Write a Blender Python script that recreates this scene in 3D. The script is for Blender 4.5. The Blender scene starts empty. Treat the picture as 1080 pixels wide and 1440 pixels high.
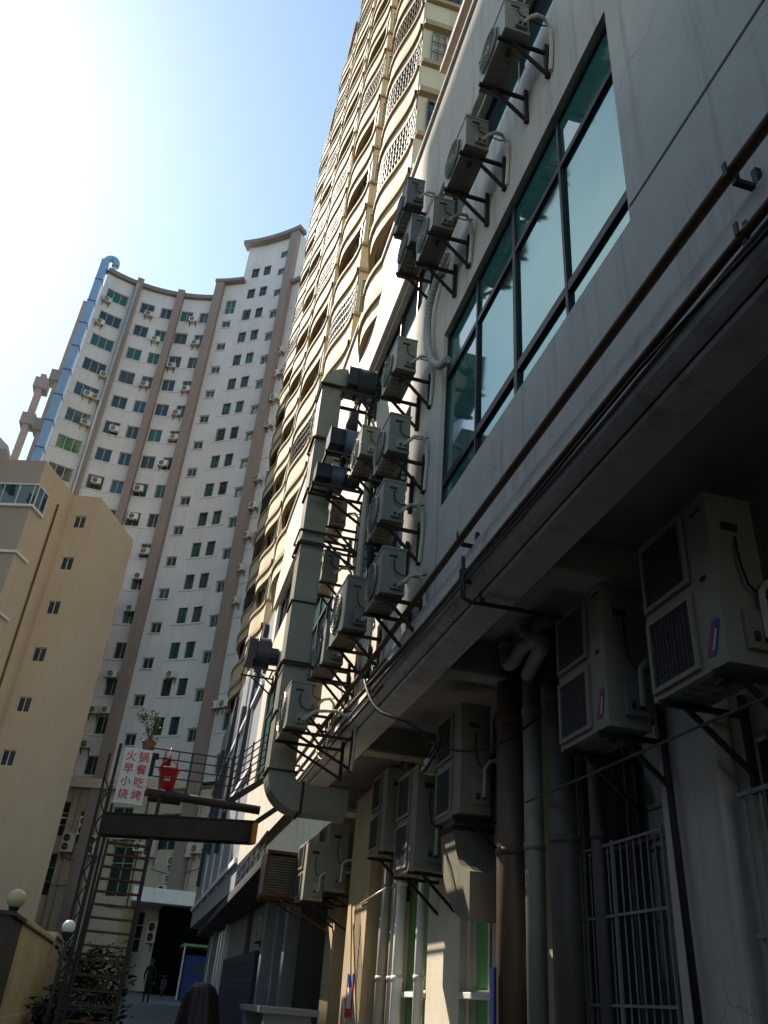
import bpy, bmesh, math, random
from mathutils import Matrix, Vector
R_ = random.Random(7)
sc = bpy.context.scene
COL = sc.collection
PI = math.pi

# ------------------------------------------------------------------ camera
cd = bpy.data.cameras.new('camera'); cam = bpy.data.objects.new('camera', cd); COL.objects.link(cam)
cd.sensor_fit = 'VERTICAL'; cd.sensor_height = 36.0; cd.sensor_width = 27.0; cd.lens = 29.04
cd.clip_start = 0.05; cd.clip_end = 3000
M = Matrix(((0.96158625, -0.19624966, -0.19193217), (-0.26512993, -0.48283824, -0.8346097), (0.07111968, 0.85343617, -0.51632227))).to_4x4()
M.translation = Vector((0, 0, 1.5)); cam.matrix_world = M
sc.camera = cam
# ------------------------------------------------------------------ light
SUN_AZ, SUN_EL = math.radians(36), math.radians(46)          # degrees left of +Y, above the horizon
w = bpy.data.worlds.new('World'); sc.world = w; w.use_nodes = True
nt = w.node_tree; bg = nt.nodes['Background']
sky = nt.nodes.new('ShaderNodeTexSky'); sky.sky_type = 'NISHITA'; sky.sun_disc = False
sky.sun_elevation = SUN_EL; sky.sun_rotation = -SUN_AZ
sky.air_density = 1.0; sky.dust_density = 0.3; sky.ozone_density = 1.0
wb = nt.nodes.new('ShaderNodeMix'); wb.data_type = 'RGBA'; wb.blend_type = 'MULTIPLY'; wb.inputs[0].default_value = 1.0
wb.inputs[7].default_value = (1.02, 1.03, 0.90, 1)         # the camera's warm white balance
nt.links.new(sky.outputs[0], wb.inputs[6]); nt.links.new(wb.outputs[2], bg.inputs['Color']); bg.inputs['Strength'].default_value = 0.079
sl = bpy.data.lights.new('sun', 'SUN'); sun = bpy.data.objects.new('sun', sl); COL.objects.link(sun)
sl.energy = 3.4; sl.angle = math.radians(0.55); sl.color = (1.0, 0.91, 0.77)
sd = Vector((-math.sin(SUN_AZ) * math.cos(SUN_EL), math.cos(SUN_AZ) * math.cos(SUN_EL), math.sin(SUN_EL)))
sun.rotation_euler = sd.to_track_quat('Z', 'Y').to_euler(); sun.location = (0, 0, 90)
vs = sc.view_settings; vs.view_transform = 'Standard'; vs.look = 'None'; vs.exposure = 1.85; vs.gamma = 1.0; vs.use_curve_mapping = False

# ------------------------------------------------------------------ helpers
def mat(name, c, rough=0.8, noise=6.0, amt=0.25, metal=0.0, streak=0.0, bump=0.0, dirt=(0.10, 0.085, 0.07), spec=0.3, rust=0.0, fine=0.0, crack=0.0, vary=0.0):
    m = bpy.data.materials.new(name); m.use_nodes = True; n = m.node_tree; L = n.links
    b = n.nodes['Principled BSDF']; b.inputs['Roughness'].default_value = rough; b.inputs['Metallic'].default_value = metal
    b.inputs['Specular IOR Level'].default_value = spec
    tc = n.nodes.new('ShaderNodeTexCoord'); oi = n.nodes.new('ShaderNodeObjectInfo')
    ad = n.nodes.new('ShaderNodeVectorMath'); ad.operation = 'ADD'
    mu = n.nodes.new('ShaderNodeMath'); mu.operation = 'MULTIPLY'; mu.inputs[1].default_value = 37.0
    L.new(oi.outputs['Random'], mu.inputs[0]); L.new(tc.outputs['Object'], ad.inputs[0]); L.new(mu.outputs[0], ad.inputs[1])
    def noise_mix(col_in, scale, vec, lo, hi, c2, f):
        nz = n.nodes.new('ShaderNodeTexNoise'); nz.inputs['Scale'].default_value = scale; nz.inputs['Detail'].default_value = 6; nz.inputs['Roughness'].default_value = 0.62
        L.new(vec, nz.inputs['Vector'])
        mr = n.nodes.new('ShaderNodeMapRange'); mr.inputs[1].default_value = lo; mr.inputs[2].default_value = hi; mr.inputs[4].default_value = f
        L.new(nz.outputs[0], mr.inputs[0])
        mx = n.nodes.new('ShaderNodeMix'); mx.data_type = 'RGBA'
        L.new(mr.outputs[0], mx.inputs[0])
        if isinstance(col_in, tuple): mx.inputs[6].default_value = (*col_in, 1)
        else: L.new(col_in, mx.inputs[6])
        mx.inputs[7].default_value = (*c2, 1)
        return mx.outputs[2], nz
    c = tuple(c)
    out, nz = noise_mix(c, noise, ad.outputs[0], 0.35, 0.75, tuple(x * 0.55 for x in c), amt * 2)
    if fine:
        out, _ = noise_mix(out, noise * 9, ad.outputs[0], 0.4, 0.7, tuple(min(1, x * 1.3) for x in c), fine)
    if streak:
        mp = n.nodes.new('ShaderNodeMapping'); mp.inputs['Scale'].default_value = (5, 5, 0.28)
        L.new(ad.outputs[0], mp.inputs[0])
        out, _ = noise_mix(out, 1.0, mp.outputs[0], 0.52, 0.8, dirt, streak)
    if rust:
        out, _ = noise_mix(out, noise * 2.2, ad.outputs[0], 0.55, 0.72, (0.16, 0.06, 0.025), rust)
    if crack:
        vo = n.nodes.new('ShaderNodeTexVoronoi'); vo.feature = 'DISTANCE_TO_EDGE'; vo.inputs['Scale'].default_value = .55
        wn = n.nodes.new('ShaderNodeTexNoise'); wn.inputs['Scale'].default_value = 2.5; wn.inputs['Detail'].default_value = 5
        wa = n.nodes.new('ShaderNodeMix'); wa.data_type = 'RGBA'; wa.blend_type = 'ADD'; wa.inputs[0].default_value = .45
        L.new(ad.outputs[0], wn.inputs['Vector']); L.new(ad.outputs[0], wa.inputs[6]); L.new(wn.outputs['Color'], wa.inputs[7]); L.new(wa.outputs[2], vo.inputs['Vector'])
        c1 = n.nodes.new('ShaderNodeMapRange'); c1.inputs[1].default_value = .0; c1.inputs[2].default_value = .006; c1.inputs[3].default_value = 1; c1.inputs[4].default_value = 0
        L.new(vo.outputs['Distance'], c1.inputs[0])
        mk = n.nodes.new('ShaderNodeTexNoise'); mk.inputs['Scale'].default_value = .5; L.new(ad.outputs[0], mk.inputs['Vector'])
        c2_ = n.nodes.new('ShaderNodeMapRange'); c2_.inputs[1].default_value = .52; c2_.inputs[2].default_value = .6; c2_.inputs[4].default_value = crack; L.new(mk.outputs[0], c2_.inputs[0])
        mm = n.nodes.new('ShaderNodeMath'); mm.operation = 'MULTIPLY'; L.new(c1.outputs[0], mm.inputs[0]); L.new(c2_.outputs[0], mm.inputs[1])
        cm = n.nodes.new('ShaderNodeMix'); cm.data_type = 'RGBA'; L.new(mm.outputs[0], cm.inputs[0]); L.new(out, cm.inputs[6]); cm.inputs[7].default_value = (.07, .06, .05, 1); out = cm.outputs[2]
    if vary:
        hs = n.nodes.new('ShaderNodeHueSaturation'); vr = n.nodes.new('ShaderNodeMapRange'); vr.inputs[3].default_value = 1 - vary; vr.inputs[4].default_value = 1 + vary * .6
        L.new(oi.outputs['Random'], vr.inputs[0]); L.new(vr.outputs[0], hs.inputs['Value']); L.new(out, hs.inputs['Color']); out = hs.outputs['Color']
    L.new(out, b.inputs['Base Color'])
    if bump:
        bp = n.nodes.new('ShaderNodeBump'); bp.inputs['Strength'].default_value = bump; bp.inputs['Distance'].default_value = 0.02
        nb = n.nodes.new('ShaderNodeTexNoise'); nb.inputs['Scale'].default_value = 55; nb.inputs['Detail'].default_value = 4
        L.new(ad.outputs[0], nb.inputs['Vector'])
        L.new(nb.outputs[0], bp.inputs['Height']); L.new(bp.outputs[0], b.inputs['Normal'])
    return m

def glass(name, c, metal=0.5, rough=0.06, wav=0.15, edge=None):
    m = mat(name, c, rough, 1.2, 0.12, metal, spec=0.6)
    if edge: m.node_tree.nodes['Principled BSDF'].inputs['Specular Tint'].default_value = (*edge, 1)
    n = m.node_tree; b = n.nodes['Principled BSDF']
    bp = n.nodes.new('ShaderNodeBump'); bp.inputs['Strength'].default_value = wav; bp.inputs['Distance'].default_value = 0.02
    nb = n.nodes.new('ShaderNodeTexNoise'); nb.inputs['Scale'].default_value = 1.3; nb.inputs['Detail'].default_value = 1
    tc = [x for x in n.nodes if x.type == 'TEX_COORD'][0]
    n.links.new(tc.outputs['Object'], nb.inputs['Vector']); n.links.new(nb.outputs[0], bp.inputs['Height']); n.links.new(bp.outputs[0], b.inputs['Normal'])
    return m

class MB:
    def __init__(s): s.v = []; s.f = []; s.m = []
    def add(s, vs, fs, mi=0):
        o = len(s.v); s.v += [tuple(p) for p in vs]; s.f += [tuple(i + o for i in f) for f in fs]; s.m += [mi] * len(fs); return s
    def obox(s, o, a, b, c, mi=0):
        o, a, b, c = Vector(o), Vector(a), Vector(b), Vector(c)
        p = [o, o + a, o + a + b, o + b, o + c, o + a + c, o + a + b + c, o + b + c]
        fs = [(0, 3, 2, 1), (4, 5, 6, 7), (0, 1, 5, 4), (1, 2, 6, 5), (2, 3, 7, 6), (3, 0, 4, 7)]
        if a.cross(b).dot(c) < 0: fs = [f[::-1] for f in fs]
        return s.add(p, fs, mi)
    def box(s, x0, y0, z0, x1, y1, z1, mi=0):
        x0, x1 = min(x0, x1), max(x0, x1); y0, y1 = min(y0, y1), max(y0, y1); z0, z1 = min(z0, z1), max(z0, z1)
        return s.obox((x0, y0, z0), (x1 - x0, 0, 0), (0, y1 - y0, 0), (0, 0, z1 - z0), mi)
    def bar(s, p, q, w=0.04, h=None, mi=0):
        h = h or w; p, q = Vector(p), Vector(q); d = (q - p)
        up = Vector((0, 0, 1)) if abs(d.normalized().z) < 0.95 else Vector((0, 1, 0))
        a = d.cross(up).normalized() * w; b = a.cross(d).normalized() * h
        return s.obox(p - a / 2 - b / 2, d, a, b, mi)
    def tube(s, path, r, n=8, mi=0, cap=True):
        P = [Vector(p) for p in path]; rings = []; ref = None
        for i, p in enumerate(P):
            d = (P[min(i + 1, len(P) - 1)] - P[max(i - 1, 0)]).normalized()
            if ref is None: ref = Vector((0, 0, 1)) if abs(d.z) < 0.9 else Vector((1, 0, 0))
            a = d.cross(ref).normalized(); b = a.cross(d).normalized(); ref = b
            rr = r[i] if isinstance(r, (list, tuple)) else r
            rings.append([p + (a * math.cos(t) + b * math.sin(t)) * rr for t in [2 * PI * k / n for k in range(n)]])
        vs = [v for g in rings for v in g]; fs = []
        for i in range(len(P) - 1):
            for k in range(n): fs.append((i * n + k, i * n + (k + 1) % n, (i + 1) * n + (k + 1) % n, (i + 1) * n + k))
        if cap: fs += [tuple(range(n - 1, -1, -1)), tuple((len(P) - 1) * n + k for k in range(n))]
        return s.add(vs, fs, mi)
    def prism(s, poly, ex, mi=0):
        n = len(poly); ex = Vector(ex); P = [Vector(p) for p in poly]
        nr = Vector((0, 0, 0))
        for i in range(n): nr += P[i].cross(P[(i + 1) % n])
        if nr.dot(ex) < 0: P = P[::-1]
        vs = P + [p + ex for p in P]
        fs = [tuple(range(n - 1, -1, -1)), tuple(range(n, 2 * n))] + [(i, (i + 1) % n, n + (i + 1) % n, n + i) for i in range(n)]
        return s.add(vs, fs, mi)
    def quad(s, a, b, c, d, mi=0): return s.add([a, b, c, d], [(0, 1, 2, 3)], mi)
    def disc(s, c, nrm, r, n=20, mi=0):
        c = Vector(c); q = Vector(nrm).to_track_quat('Z', 'Y')
        vs = [c + q @ Vector((math.cos(2 * PI * k / n) * r, math.sin(2 * PI * k / n) * r, 0)) for k in range(n)]
        return s.add(vs, [tuple(range(n))], mi)
    def lathe(s, c, prof, n=16, mi=0):
        c = Vector(c); vs = []; fs = []
        for (r, z) in prof:
            vs += [c + Vector((r * math.cos(2 * PI * k / n), r * math.sin(2 * PI * k / n), z)) for k in range(n)]
        for i in range(len(prof) - 1):
            for k in range(n): fs.append((i * n + k, i * n + (k + 1) % n, (i + 1) * n + (k + 1) % n, (i + 1) * n + k))
        return s.add(vs, fs, mi)
    def mesh(s, name, mats, smooth=False, off=(0, 0, 0)):
        me = bpy.data.meshes.new(name); o = Vector(off)
        me.from_pydata([tuple(Vector(p) - o) for p in s.v], [], s.f)
        for m in (mats if isinstance(mats, (list, tuple)) else [mats]): me.materials.append(m)
        if any(s.m): me.polygons.foreach_set('material_index', s.m)
        if smooth: me.polygons.foreach_set('use_smooth', [True] * len(s.f))
        me.update(); return me
    def build(s, name, mats, parent=None, smooth=False, off=None, bevel=0):
        if off is None: off = (0, 0, 0)
        return place(name, s.mesh(name, mats, smooth, off), parent, bevel=bevel)

def place(name, me, parent=None, loc=(0, 0, 0), rz=0, bevel=0):
    o = bpy.data.objects.new(name, me); COL.objects.link(o); o.location = loc; o.rotation_euler = (0, 0, rz)
    if parent: o.parent = parent
    if bevel:
        b = o.modifiers.new('bevel', 'BEVEL'); b.width = bevel; b.segments = 2; b.limit_method = 'ANGLE'; b.angle_limit = math.radians(40)
    return o
def tag(o, label, cat, group=None):
    o['label'] = label; o['category'] = cat
    if group: o['group'] = group
    return o
def thing(name, label, cat, loc=(0, 0, 0), rz=0, group=None):
    o = bpy.data.objects.new(name, None); COL.objects.link(o); o.location = loc; o.rotation_euler = (0, 0, rz); o.empty_display_size = 0.2
    return tag(o, label, cat, group)
def struct(o): o['kind'] = 'structure'; return o
def kids(o): return [c for c in KIDS.get(o.name, [])]
def copy_tree(o, loc=None, rz=None, label=None, parent=None):
    c = o.copy(); COL.objects.link(c)
    if parent: c.parent = parent
    if loc is not None: c.location = loc
    if rz is not None: c.rotation_euler = (0, 0, rz)
    if label: c['label'] = label
    for ch in o.children: copy_tree(ch, parent=c)
    return c
def solo(name, mb, mats, label, cat, base, smooth=False, bevel=0, group=None):     # a one-mesh thing with its origin at its base
    o = mb.build(name, mats, None, smooth, base, bevel); o.location = base; return tag(o, label, cat, group)

# ------------------------------------------------------------------ materials
m_near = mat('painted_plaster_grey', (0.56, 0.50, 0.43), 0.75, 1.3, 0.2, streak=0.7, bump=0.25, dirt=(0.16, 0.14, 0.12), fine=0.1, crack=.6)
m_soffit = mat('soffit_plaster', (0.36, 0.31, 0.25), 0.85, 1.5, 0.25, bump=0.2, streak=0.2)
m_pier = mat('pier_plaster', (0.52, 0.46, 0.36), 0.85, 1.6, 0.2, streak=0.35, bump=0.3, fine=0.1)
m_orange = mat('brown_plaster', (0.40, 0.29, 0.17), 0.85, 1.6, 0.2, streak=0.3, bump=0.2)
m_dark = mat('dark_frame_metal', (0.035, 0.035, 0.038), 0.5, 8, 0.2, 0.4)
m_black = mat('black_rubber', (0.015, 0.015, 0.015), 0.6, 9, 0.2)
m_steel = mat('dark_painted_steel', (0.030, 0.024, 0.02), 0.6, 9, 0.3, 0.3, rust=0.5)
m_rusty = mat('rusty_iron', (0.13, 0.065, 0.03), 0.75, 14, 0.35, 0.2, rust=0.6)
m_yellow = mat('yellow_gas_pipe', (0.10, 0.058, 0.022), 0.55, 8, 0.3, 0.1, rust=0.55)
m_ac = mat('ac_painted_metal', (0.26, 0.242, 0.19), 0.45, 5, 0.16, streak=0.3, dirt=(0.2, 0.16, 0.1), spec=0.4, rust=0.1, vary=.22)
m_acgrey = mat('ac_grey_metal', (0.125, 0.125, 0.115), 0.5, 5, 0.16, streak=0.25)
m_acdark = mat('ac_fan_dark', (0.03, 0.032, 0.036), 0.5, 8, 0.2)
m_acpan = mat('ac_base_pan', (0.25, 0.21, 0.15), 0.7, 7, 0.3, rust=0.35)
m_grille = mat('ac_grille_wire', (0.27, 0.26, 0.235), 0.5, 8, 0.2)
m_insul = mat('pipe_insulation', (0.52, 0.46, 0.36), 0.9, 12, 0.3, fine=0.2)
m_galv = mat('galvanised_sheet', (0.22, 0.205, 0.155), 0.45, 2.2, 0.3, 0.35, streak=0.5, dirt=(0.16, 0.13, 0.08), fine=0.2)
m_blower = mat('blower_black_paint', (0.022, 0.026, 0.034), 0.4, 6, 0.2, 0.3)
m_blower2 = mat('blower_blue_paint', (0.07, 0.10, 0.15), 0.4, 6, 0.2, 0.3)
m_pvc = mat('pvc_pipe', (0.35, 0.30, 0.235), 0.5, 4, 0.2, streak=0.4)
m_pvcdark = mat('brown_downpipe', (0.14, 0.088, 0.056), 0.45, 4, 0.25, streak=0.3)
m_pvcgrey = mat('grey_downpipe', (0.115, 0.10, 0.085), 0.5, 4, 0.25)
m_teal = glass('teal_mirror_glass', (0.20, 0.27, 0.27), 0.92, 0.07, edge=(.52, .62, .62))
m_tealtop = glass('teal_clear_glass', (0.05, 0.16, 0.145), 0.3, 0.05)
m_bluegl = glass('blue_mirror_glass', (0.20, 0.29, 0.32), 0.9, 0.03, edge=(.5, .62, .66))
m_greengl = glass('green_film_glass', (0.10, 0.30, 0.09), 0.1, 0.15)
m_darkgl = glass('dark_window_glass', (0.035, 0.055, 0.06), 0.25, 0.06)
m_gl2 = glass('green_tint_glass', (0.03, 0.11, 0.08), 0.25, 0.06)
m_gl3 = glass('blue_tint_glass', (0.05, 0.085, 0.10), 0.35, 0.05)
m_alu = mat('aluminium_frame', (0.50, 0.50, 0.48), 0.4, 8, 0.1, 0.5)
m_white = mat('white_paint', (0.62, 0.60, 0.55), 0.6, 5, 0.15, streak=0.25, vary=.2)
m_tower = mat('pale_tower_paint', (0.60, 0.595, 0.615), 0.85, 0.35, 0.15, streak=0.35, dirt=(0.24, 0.22, 0.2))
m_pil = mat('mauve_pilaster_paint', (0.27, 0.215, 0.195), 0.85, 0.4, 0.15, streak=0.3)
m_cornice = mat('cornice_paint', (0.20, 0.18, 0.17), 0.85, 0.6, 0.15)
m_cream = mat('cream_tower_paint', (0.58, 0.49, 0.345), 0.8, 0.6, 0.15, streak=0.25, vary=.12, dirt=(0.35, 0.27, 0.17))
m_tan = mat('tan_trim_paint', (0.38, 0.275, 0.155), 0.8, 0.9, 0.2, streak=0.3, dirt=(0.18, 0.12, 0.07))
m_recess = mat('balcony_recess', (0.36, 0.29, 0.19), 0.9, 1.0, 0.2)
m_peach = mat('peach_paint', (0.50, 0.375, 0.265), 0.85, 0.25, 0.12, streak=0.35, dirt=(0.30, 0.215, 0.145))
m_mauve = mat('mauve_grey_front', (0.36, 0.285, 0.255), 0.85, 0.3, 0.12, streak=0.15)  # greyer tone on the peach block's two leftmost front faces
m_bluepipe = mat('blue_duct_sheet', (0.22, 0.36, 0.56), 0.4, 0.8, 0.15, 0.2, streak=0.25, dirt=(0.25, 0.36, 0.5))
m_bluewall = mat('blue_grey_cladding', (0.26, 0.265, 0.30), 0.55, 0.7, 0.12, streak=0.2)
m_slate = mat('slate_metal', (0.05, 0.06, 0.085), 0.5, 3, 0.2)
m_navy = mat('navy_paint', (0.022, 0.032, 0.065), 0.5, 3, 0.2)
m_wall = mat('stained_cream_wall', (0.46, 0.40, 0.24), 0.9, 1.6, 0.3, streak=0.6, bump=0.3, dirt=(0.12, 0.085, 0.05))
m_brownpillar = mat('dark_stone', (0.07, 0.06, 0.055), 0.8, 3, 0.3)
m_globe = mat('white_globe_glass', (0.80, 0.78, 0.72), 0.3, 4, 0.05, spec=0.5)
m_globe2 = mat('yellowed_globe_glass', (0.50, 0.48, 0.27), 0.35, 4, 0.15, spec=0.5)
m_ground = mat('worn_concrete', (0.125, 0.135, 0.145), 0.85, 0.7, 0.35, bump=0.3, fine=0.2)
m_redpl = mat('red_plastic', (0.55, 0.025, 0.02), 0.4, 5, 0.15, streak=0.2)
m_red = mat('red_paint', (0.42, 0.02, 0.03), 0.5, 5, 0.15)
m_sign = mat('sign_board_white', (0.60, 0.58, 0.54), 0.6, 5, 0.12, streak=0.25)
m_signred = mat('sign_red_letters', (0.50, 0.02, 0.04), 0.6, 9, 0.15)
m_blue = mat('blue_sheet', (0.012, 0.035, 0.14), 0.5, 4, 0.2)
m_leaf = mat('leaf_green', (0.055, 0.115, 0.025), 0.6, 5, 0.35)
m_leafdark = mat('leaf_dark_green', (0.012, 0.026, 0.009), 0.6, 5, 0.35)
m_leaflime = mat('leaf_lime', (0.20, 0.27, 0.05), 0.6, 5, 0.3)
m_bark = mat('bark', (0.07, 0.05, 0.035), 0.9, 6, 0.3)
m_pot = mat('clay_pot', (0.12, 0.07, 0.05), 0.8, 5, 0.3)
m_skin = mat('skin', (0.42, 0.25, 0.17), 0.55, 9, 0.08)
m_hair = mat('dark_brown_hair', (0.034, 0.017, 0.011), 0.5, 30, 0.4, bump=.25)
m_cloth = mat('black_cloth', (0.012, 0.012, 0.014), 0.9, 12, 0.2)
m_beige = mat('beige_knit', (0.36, 0.26, 0.17), 0.9, 20, 0.2)
m_conc = mat('grey_concrete', (0.22, 0.22, 0.215), 0.85, 2, 0.25, streak=0.3)
m_darkconc = mat('dark_concrete', (0.085, 0.08, 0.075), 0.85, 2, 0.25, streak=0.3)
m_shop = mat('shop_white_wall', (0.22, 0.22, 0.225), 0.7, 2, 0.15, streak=0.25)
m_green = mat('green_plastic', (0.16, 0.30, 0.12), 0.5, 3, 0.2)

def gz(y): return 0.0 if y < 6 else 0.027 * (y - 6)

# ------------------------------------------------------------------ generic facade with real openings and windows
def facade(mb, P, u0, u1, z0, z1, ops, depth=0.15, du=None, mi=0, mr=0):
    """P(u)->(x,y,nx,ny). ops=(ua,ub,za,zb). Wall faces round the openings, and the reveals."""
    us = {u0, u1}
    for o in ops: us |= {o[0], o[1]}
    if du:
        k = u0
        while k < u1: us.add(k); k += du
    us = sorted(us); us = [u for i, u in enumerate(us) if i == 0 or u - us[i - 1] > 1e-5]
    for a, b in zip(us[:-1], us[1:]):
        mid = (a + b) / 2; cov = sorted((o[2], o[3]) for o in ops if o[0] < mid < o[1])
        z = z0; spans = []
        for c in cov:
            if c[0] > z: spans.append((z, c[0]))
            z = max(z, c[1])
        if z < z1: spans.append((z, z1))
        A, B = P(a), P(b)
        for s, t in spans: mb.quad((A[0], A[1], s), (B[0], B[1], s), (B[0], B[1], t), (A[0], A[1], t), mi)
        for c in cov:
            Ai = (A[0] - A[2] * depth, A[1] - A[3] * depth); Bi = (B[0] - B[2] * depth, B[1] - B[3] * depth)
            mb.quad((A[0], A[1], c[0]), (Ai[0], Ai[1], c[0]), (Bi[0], Bi[1], c[0]), (B[0], B[1], c[0]), mr)
            mb.quad((A[0], A[1], c[1]), (B[0], B[1], c[1]), (Bi[0], Bi[1], c[1]), (Ai[0], Ai[1], c[1]), mr)
            for o in ops:
                if (o[2], o[3]) == c and abs(o[0] - a) < 1e-5: mb.quad((A[0], A[1], c[0]), (A[0], A[1], c[1]), (Ai[0], Ai[1], c[1]), (Ai[0], Ai[1], c[0]), mr)
                if (o[2], o[3]) == c and abs(o[1] - b) < 1e-5: mb.quad((B[0], B[1], c[0]), (Bi[0], Bi[1], c[0]), (Bi[0], Bi[1], c[1]), (B[0], B[1], c[1]), mr)

WCACHE = {}
def window_meshes(w, h, nx, ny, fr, fm, gm):
    k = (round(w, 2), round(h, 2), nx, ny, fr, fm.name, gm.name)
    if k in WCACHE: return WCACHE[k]
    f = MB(); d = 0.07
    f.box(-w / 2, 0, 0, -w / 2 + fr, d, h); f.box(w / 2 - fr, 0, 0, w / 2, d, h)
    f.box(-w / 2 + fr, 0, 0, w / 2 - fr, d, fr); f.box(-w / 2 + fr, 0, h - fr, w / 2 - fr, d, h)
    for i in range(1, nx): f.box(-w / 2 + w * i / nx - fr / 2, 0.004, fr, -w / 2 + w * i / nx + fr / 2, d - 0.004, h - fr)
    for j in range(1, ny): f.box(-w / 2 + fr, 0.008, h * j / ny - fr / 2, w / 2 - fr, d - 0.008, h * j / ny + fr / 2)
    g = MB()
    for i in range(nx):
        a = -w / 2 + w * i / nx; b = a + w / nx; t = 0.03 + 0.012 * (i % 2)
        g.box(a + 0.01, t, 0.01, b - 0.01, t + 0.008, h - 0.01)
    WCACHE[k] = (f.mesh('window', fm), g.mesh('pane', gm)); return WCACHE[k]
def add_window(root, x, y, z, nx, ny, w, h, mx=2, my=1, fr=0.05, fm=None, gm=None, inset=0.1, bars=False, name='window'):
    """x,y,z: bottom middle on the wall face; (nx,ny): outward normal."""
    f, g = window_meshes(w, h, mx, my, fr, fm or m_alu, gm or m_darkgl)
    base = root.location; rz = math.atan2(nx, -ny)
    o = place(name, f, root, (x - nx * inset - base.x, y - ny * inset - base.y, z - base.z), rz)
    place('pane', g, o)
    if bars: place('security_bars', bars_mesh(w, h), o, (0, -inset - 0.06, 0))
    return o
BCACHE = {}
def bars_mesh(w, h):
    k = (round(w, 2), round(h, 2))
    if k not in BCACHE:
        b = MB(); n = max(4, int(w / 0.16))
        for i in range(n + 1): b.box(-w / 2 + w * i / n - 0.012, -0.012, 0, -w / 2 + w * i / n + 0.012, 0.012, h)
        for j in range(4): b.box(-w / 2, -0.022, h * j / 3 - 0.012, w / 2, -0.004, h * j / 3 + 0.012)
        BCACHE[k] = b.mesh('security_bars', m_acgrey)
    return BCACHE[k]

# ------------------------------------------------------------------ ground
g = MB(); ys = [-40, 0, 6] + [6 + 4 * i for i in range(1, 20)] + [160, 900]
xs = [-900, -60, -12, -4, -2, 0, 1, 2, 4, 8, 40, 900]
def gzz(y): return gz(min(y, 90))
for a, b in zip(ys[:-1], ys[1:]):
    for c, d in zip(xs[:-1], xs[1:]): g.quad((c, a, gzz(a)), (d, a, gzz(a)), (d, b, gzz(b)), (c, b, gzz(b)))
struct(g.build('ground', m_ground))

# ================================================================== PODIUM on the right (plane X=2.6)
XF = 2.6
pod = thing('podium_building', 'grey plaster podium on the right with teal windows above an open arcade', 'building', (XF, 0, 0))
BP = pod.location
def PX(X): return lambda u: (X, -u, -1.0, 0.0)                     # u = -Y ; outward is -X
Y0, Y1 = -9.0, 27.0
wins = [(3.72, 8.42, 6.83, 9.82), (10.0, 13.4, 6.83, 9.82), (15.3, 19.4, 6.83, 9.82), (20.6, 25.6, 6.83, 9.82)]
win3 = [(-4.0, 2.9, 11.75, 13.2), (3.2, 8.6, 11.75, 13.2), (9.3, 13.9, 11.75, 13.2), (14.6, 19.6, 11.75, 13.2), (20.4, 26.2, 11.75, 13.2)]
win2n = []
ops = [(-b, -a, c, d) for (a, b, c, d) in wins + win3 + win2n]
wl = MB(); facade(wl, PX(XF), -Y1, -Y0, 4.94, 13.3, ops, 0.22)
wl.quad((XF, Y1, 4.94), (XF, Y1, 16), (7, Y1, 16), (7, Y1, 4.94)); wl.quad((XF, Y0, 4.94), (7, Y0, 4.94), (7, Y0, 16), (XF, Y0, 16))
wl.build('wall', m_near, pod, off=BP)
# backing rooms so that openings are not see-through
rb = MB()
rb.quad((XF + 0.75, Y0, 5.5), (XF + 0.75, Y0, 13.25), (XF + 0.75, Y1, 13.25), (XF + 0.75, Y1, 5.5))
rb.build('inner_wall', m_recess, pod, off=BP)
fz = MB(); fz.prism([(XF - 0.10, 0, 13.3), (XF + 0.9, 0, 13.3), (XF + 0.9, 0, 16.25), (XF - 0.10, 0, 16.25)], (0, 0, 0.0001)) if False else None
fz.box(XF - 0.10, Y0, 13.3, XF + 0.9, Y1, 16.2); fz.box(XF - 0.16, Y0, 16.2, XF + 0.96, Y1 + 0.06, 16.32)
fz.build('parapet', m_near, pod, off=BP, bevel=0.02)
rf = MB(); rf.box(XF - .06, Y0, 17.25, XF + .5, 8.9, 17.95); rf.box(XF - .16, Y0, 17.1, XF + .5, 8.96, 17.248); rf.build('roof_fascia', m_pil, pod, off=BP)
# groove in the wall beside the window, rain strip
gr = MB(); gr.box(XF - 0.004, -9, 6.955, XF + 0.02, 3.70, 6.985); gr.build('expansion_joint', m_black, pod, off=BP)
# rounded slab edge
SLE = 17.2
se = MB(); prof = [(XF, 5.66), (XF - .05, 5.63), (XF - .08, 5.56), (XF - .115, 5.38), (XF - .14, 5.22), (XF - .145, 5.12), (XF - .13, 5.06), (XF - .09, 5.02), (XF - .03, 5.0), (XF - .03, 4.935), (XF + .30, 4.935), (XF + .30, 5.3), (XF + .001, 5.3)]
se.prism([(x, Y0, z) for x, z in prof], (0, SLE - Y0, 0)); se.build('slab_edge', m_near, pod, off=BP)
dl = MB(); dl.box(XF - 0.036, Y0, 4.985, XF - 0.026, SLE, 5.0); dl.build('drip_groove', m_dark, pod, off=BP)
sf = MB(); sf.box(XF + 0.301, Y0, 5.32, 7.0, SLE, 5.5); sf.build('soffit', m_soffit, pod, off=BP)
for yb, wd in ((1.6, .3), (6.05, .28), (8.75, .26), (12.6, .3), (16.95, .3)):
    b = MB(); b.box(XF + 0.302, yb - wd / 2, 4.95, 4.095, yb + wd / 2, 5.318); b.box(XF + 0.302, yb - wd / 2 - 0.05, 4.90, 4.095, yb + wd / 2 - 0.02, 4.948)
    b.build('soffit_beam', m_soffit, pod, off=BP, bevel=0.01)
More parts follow.
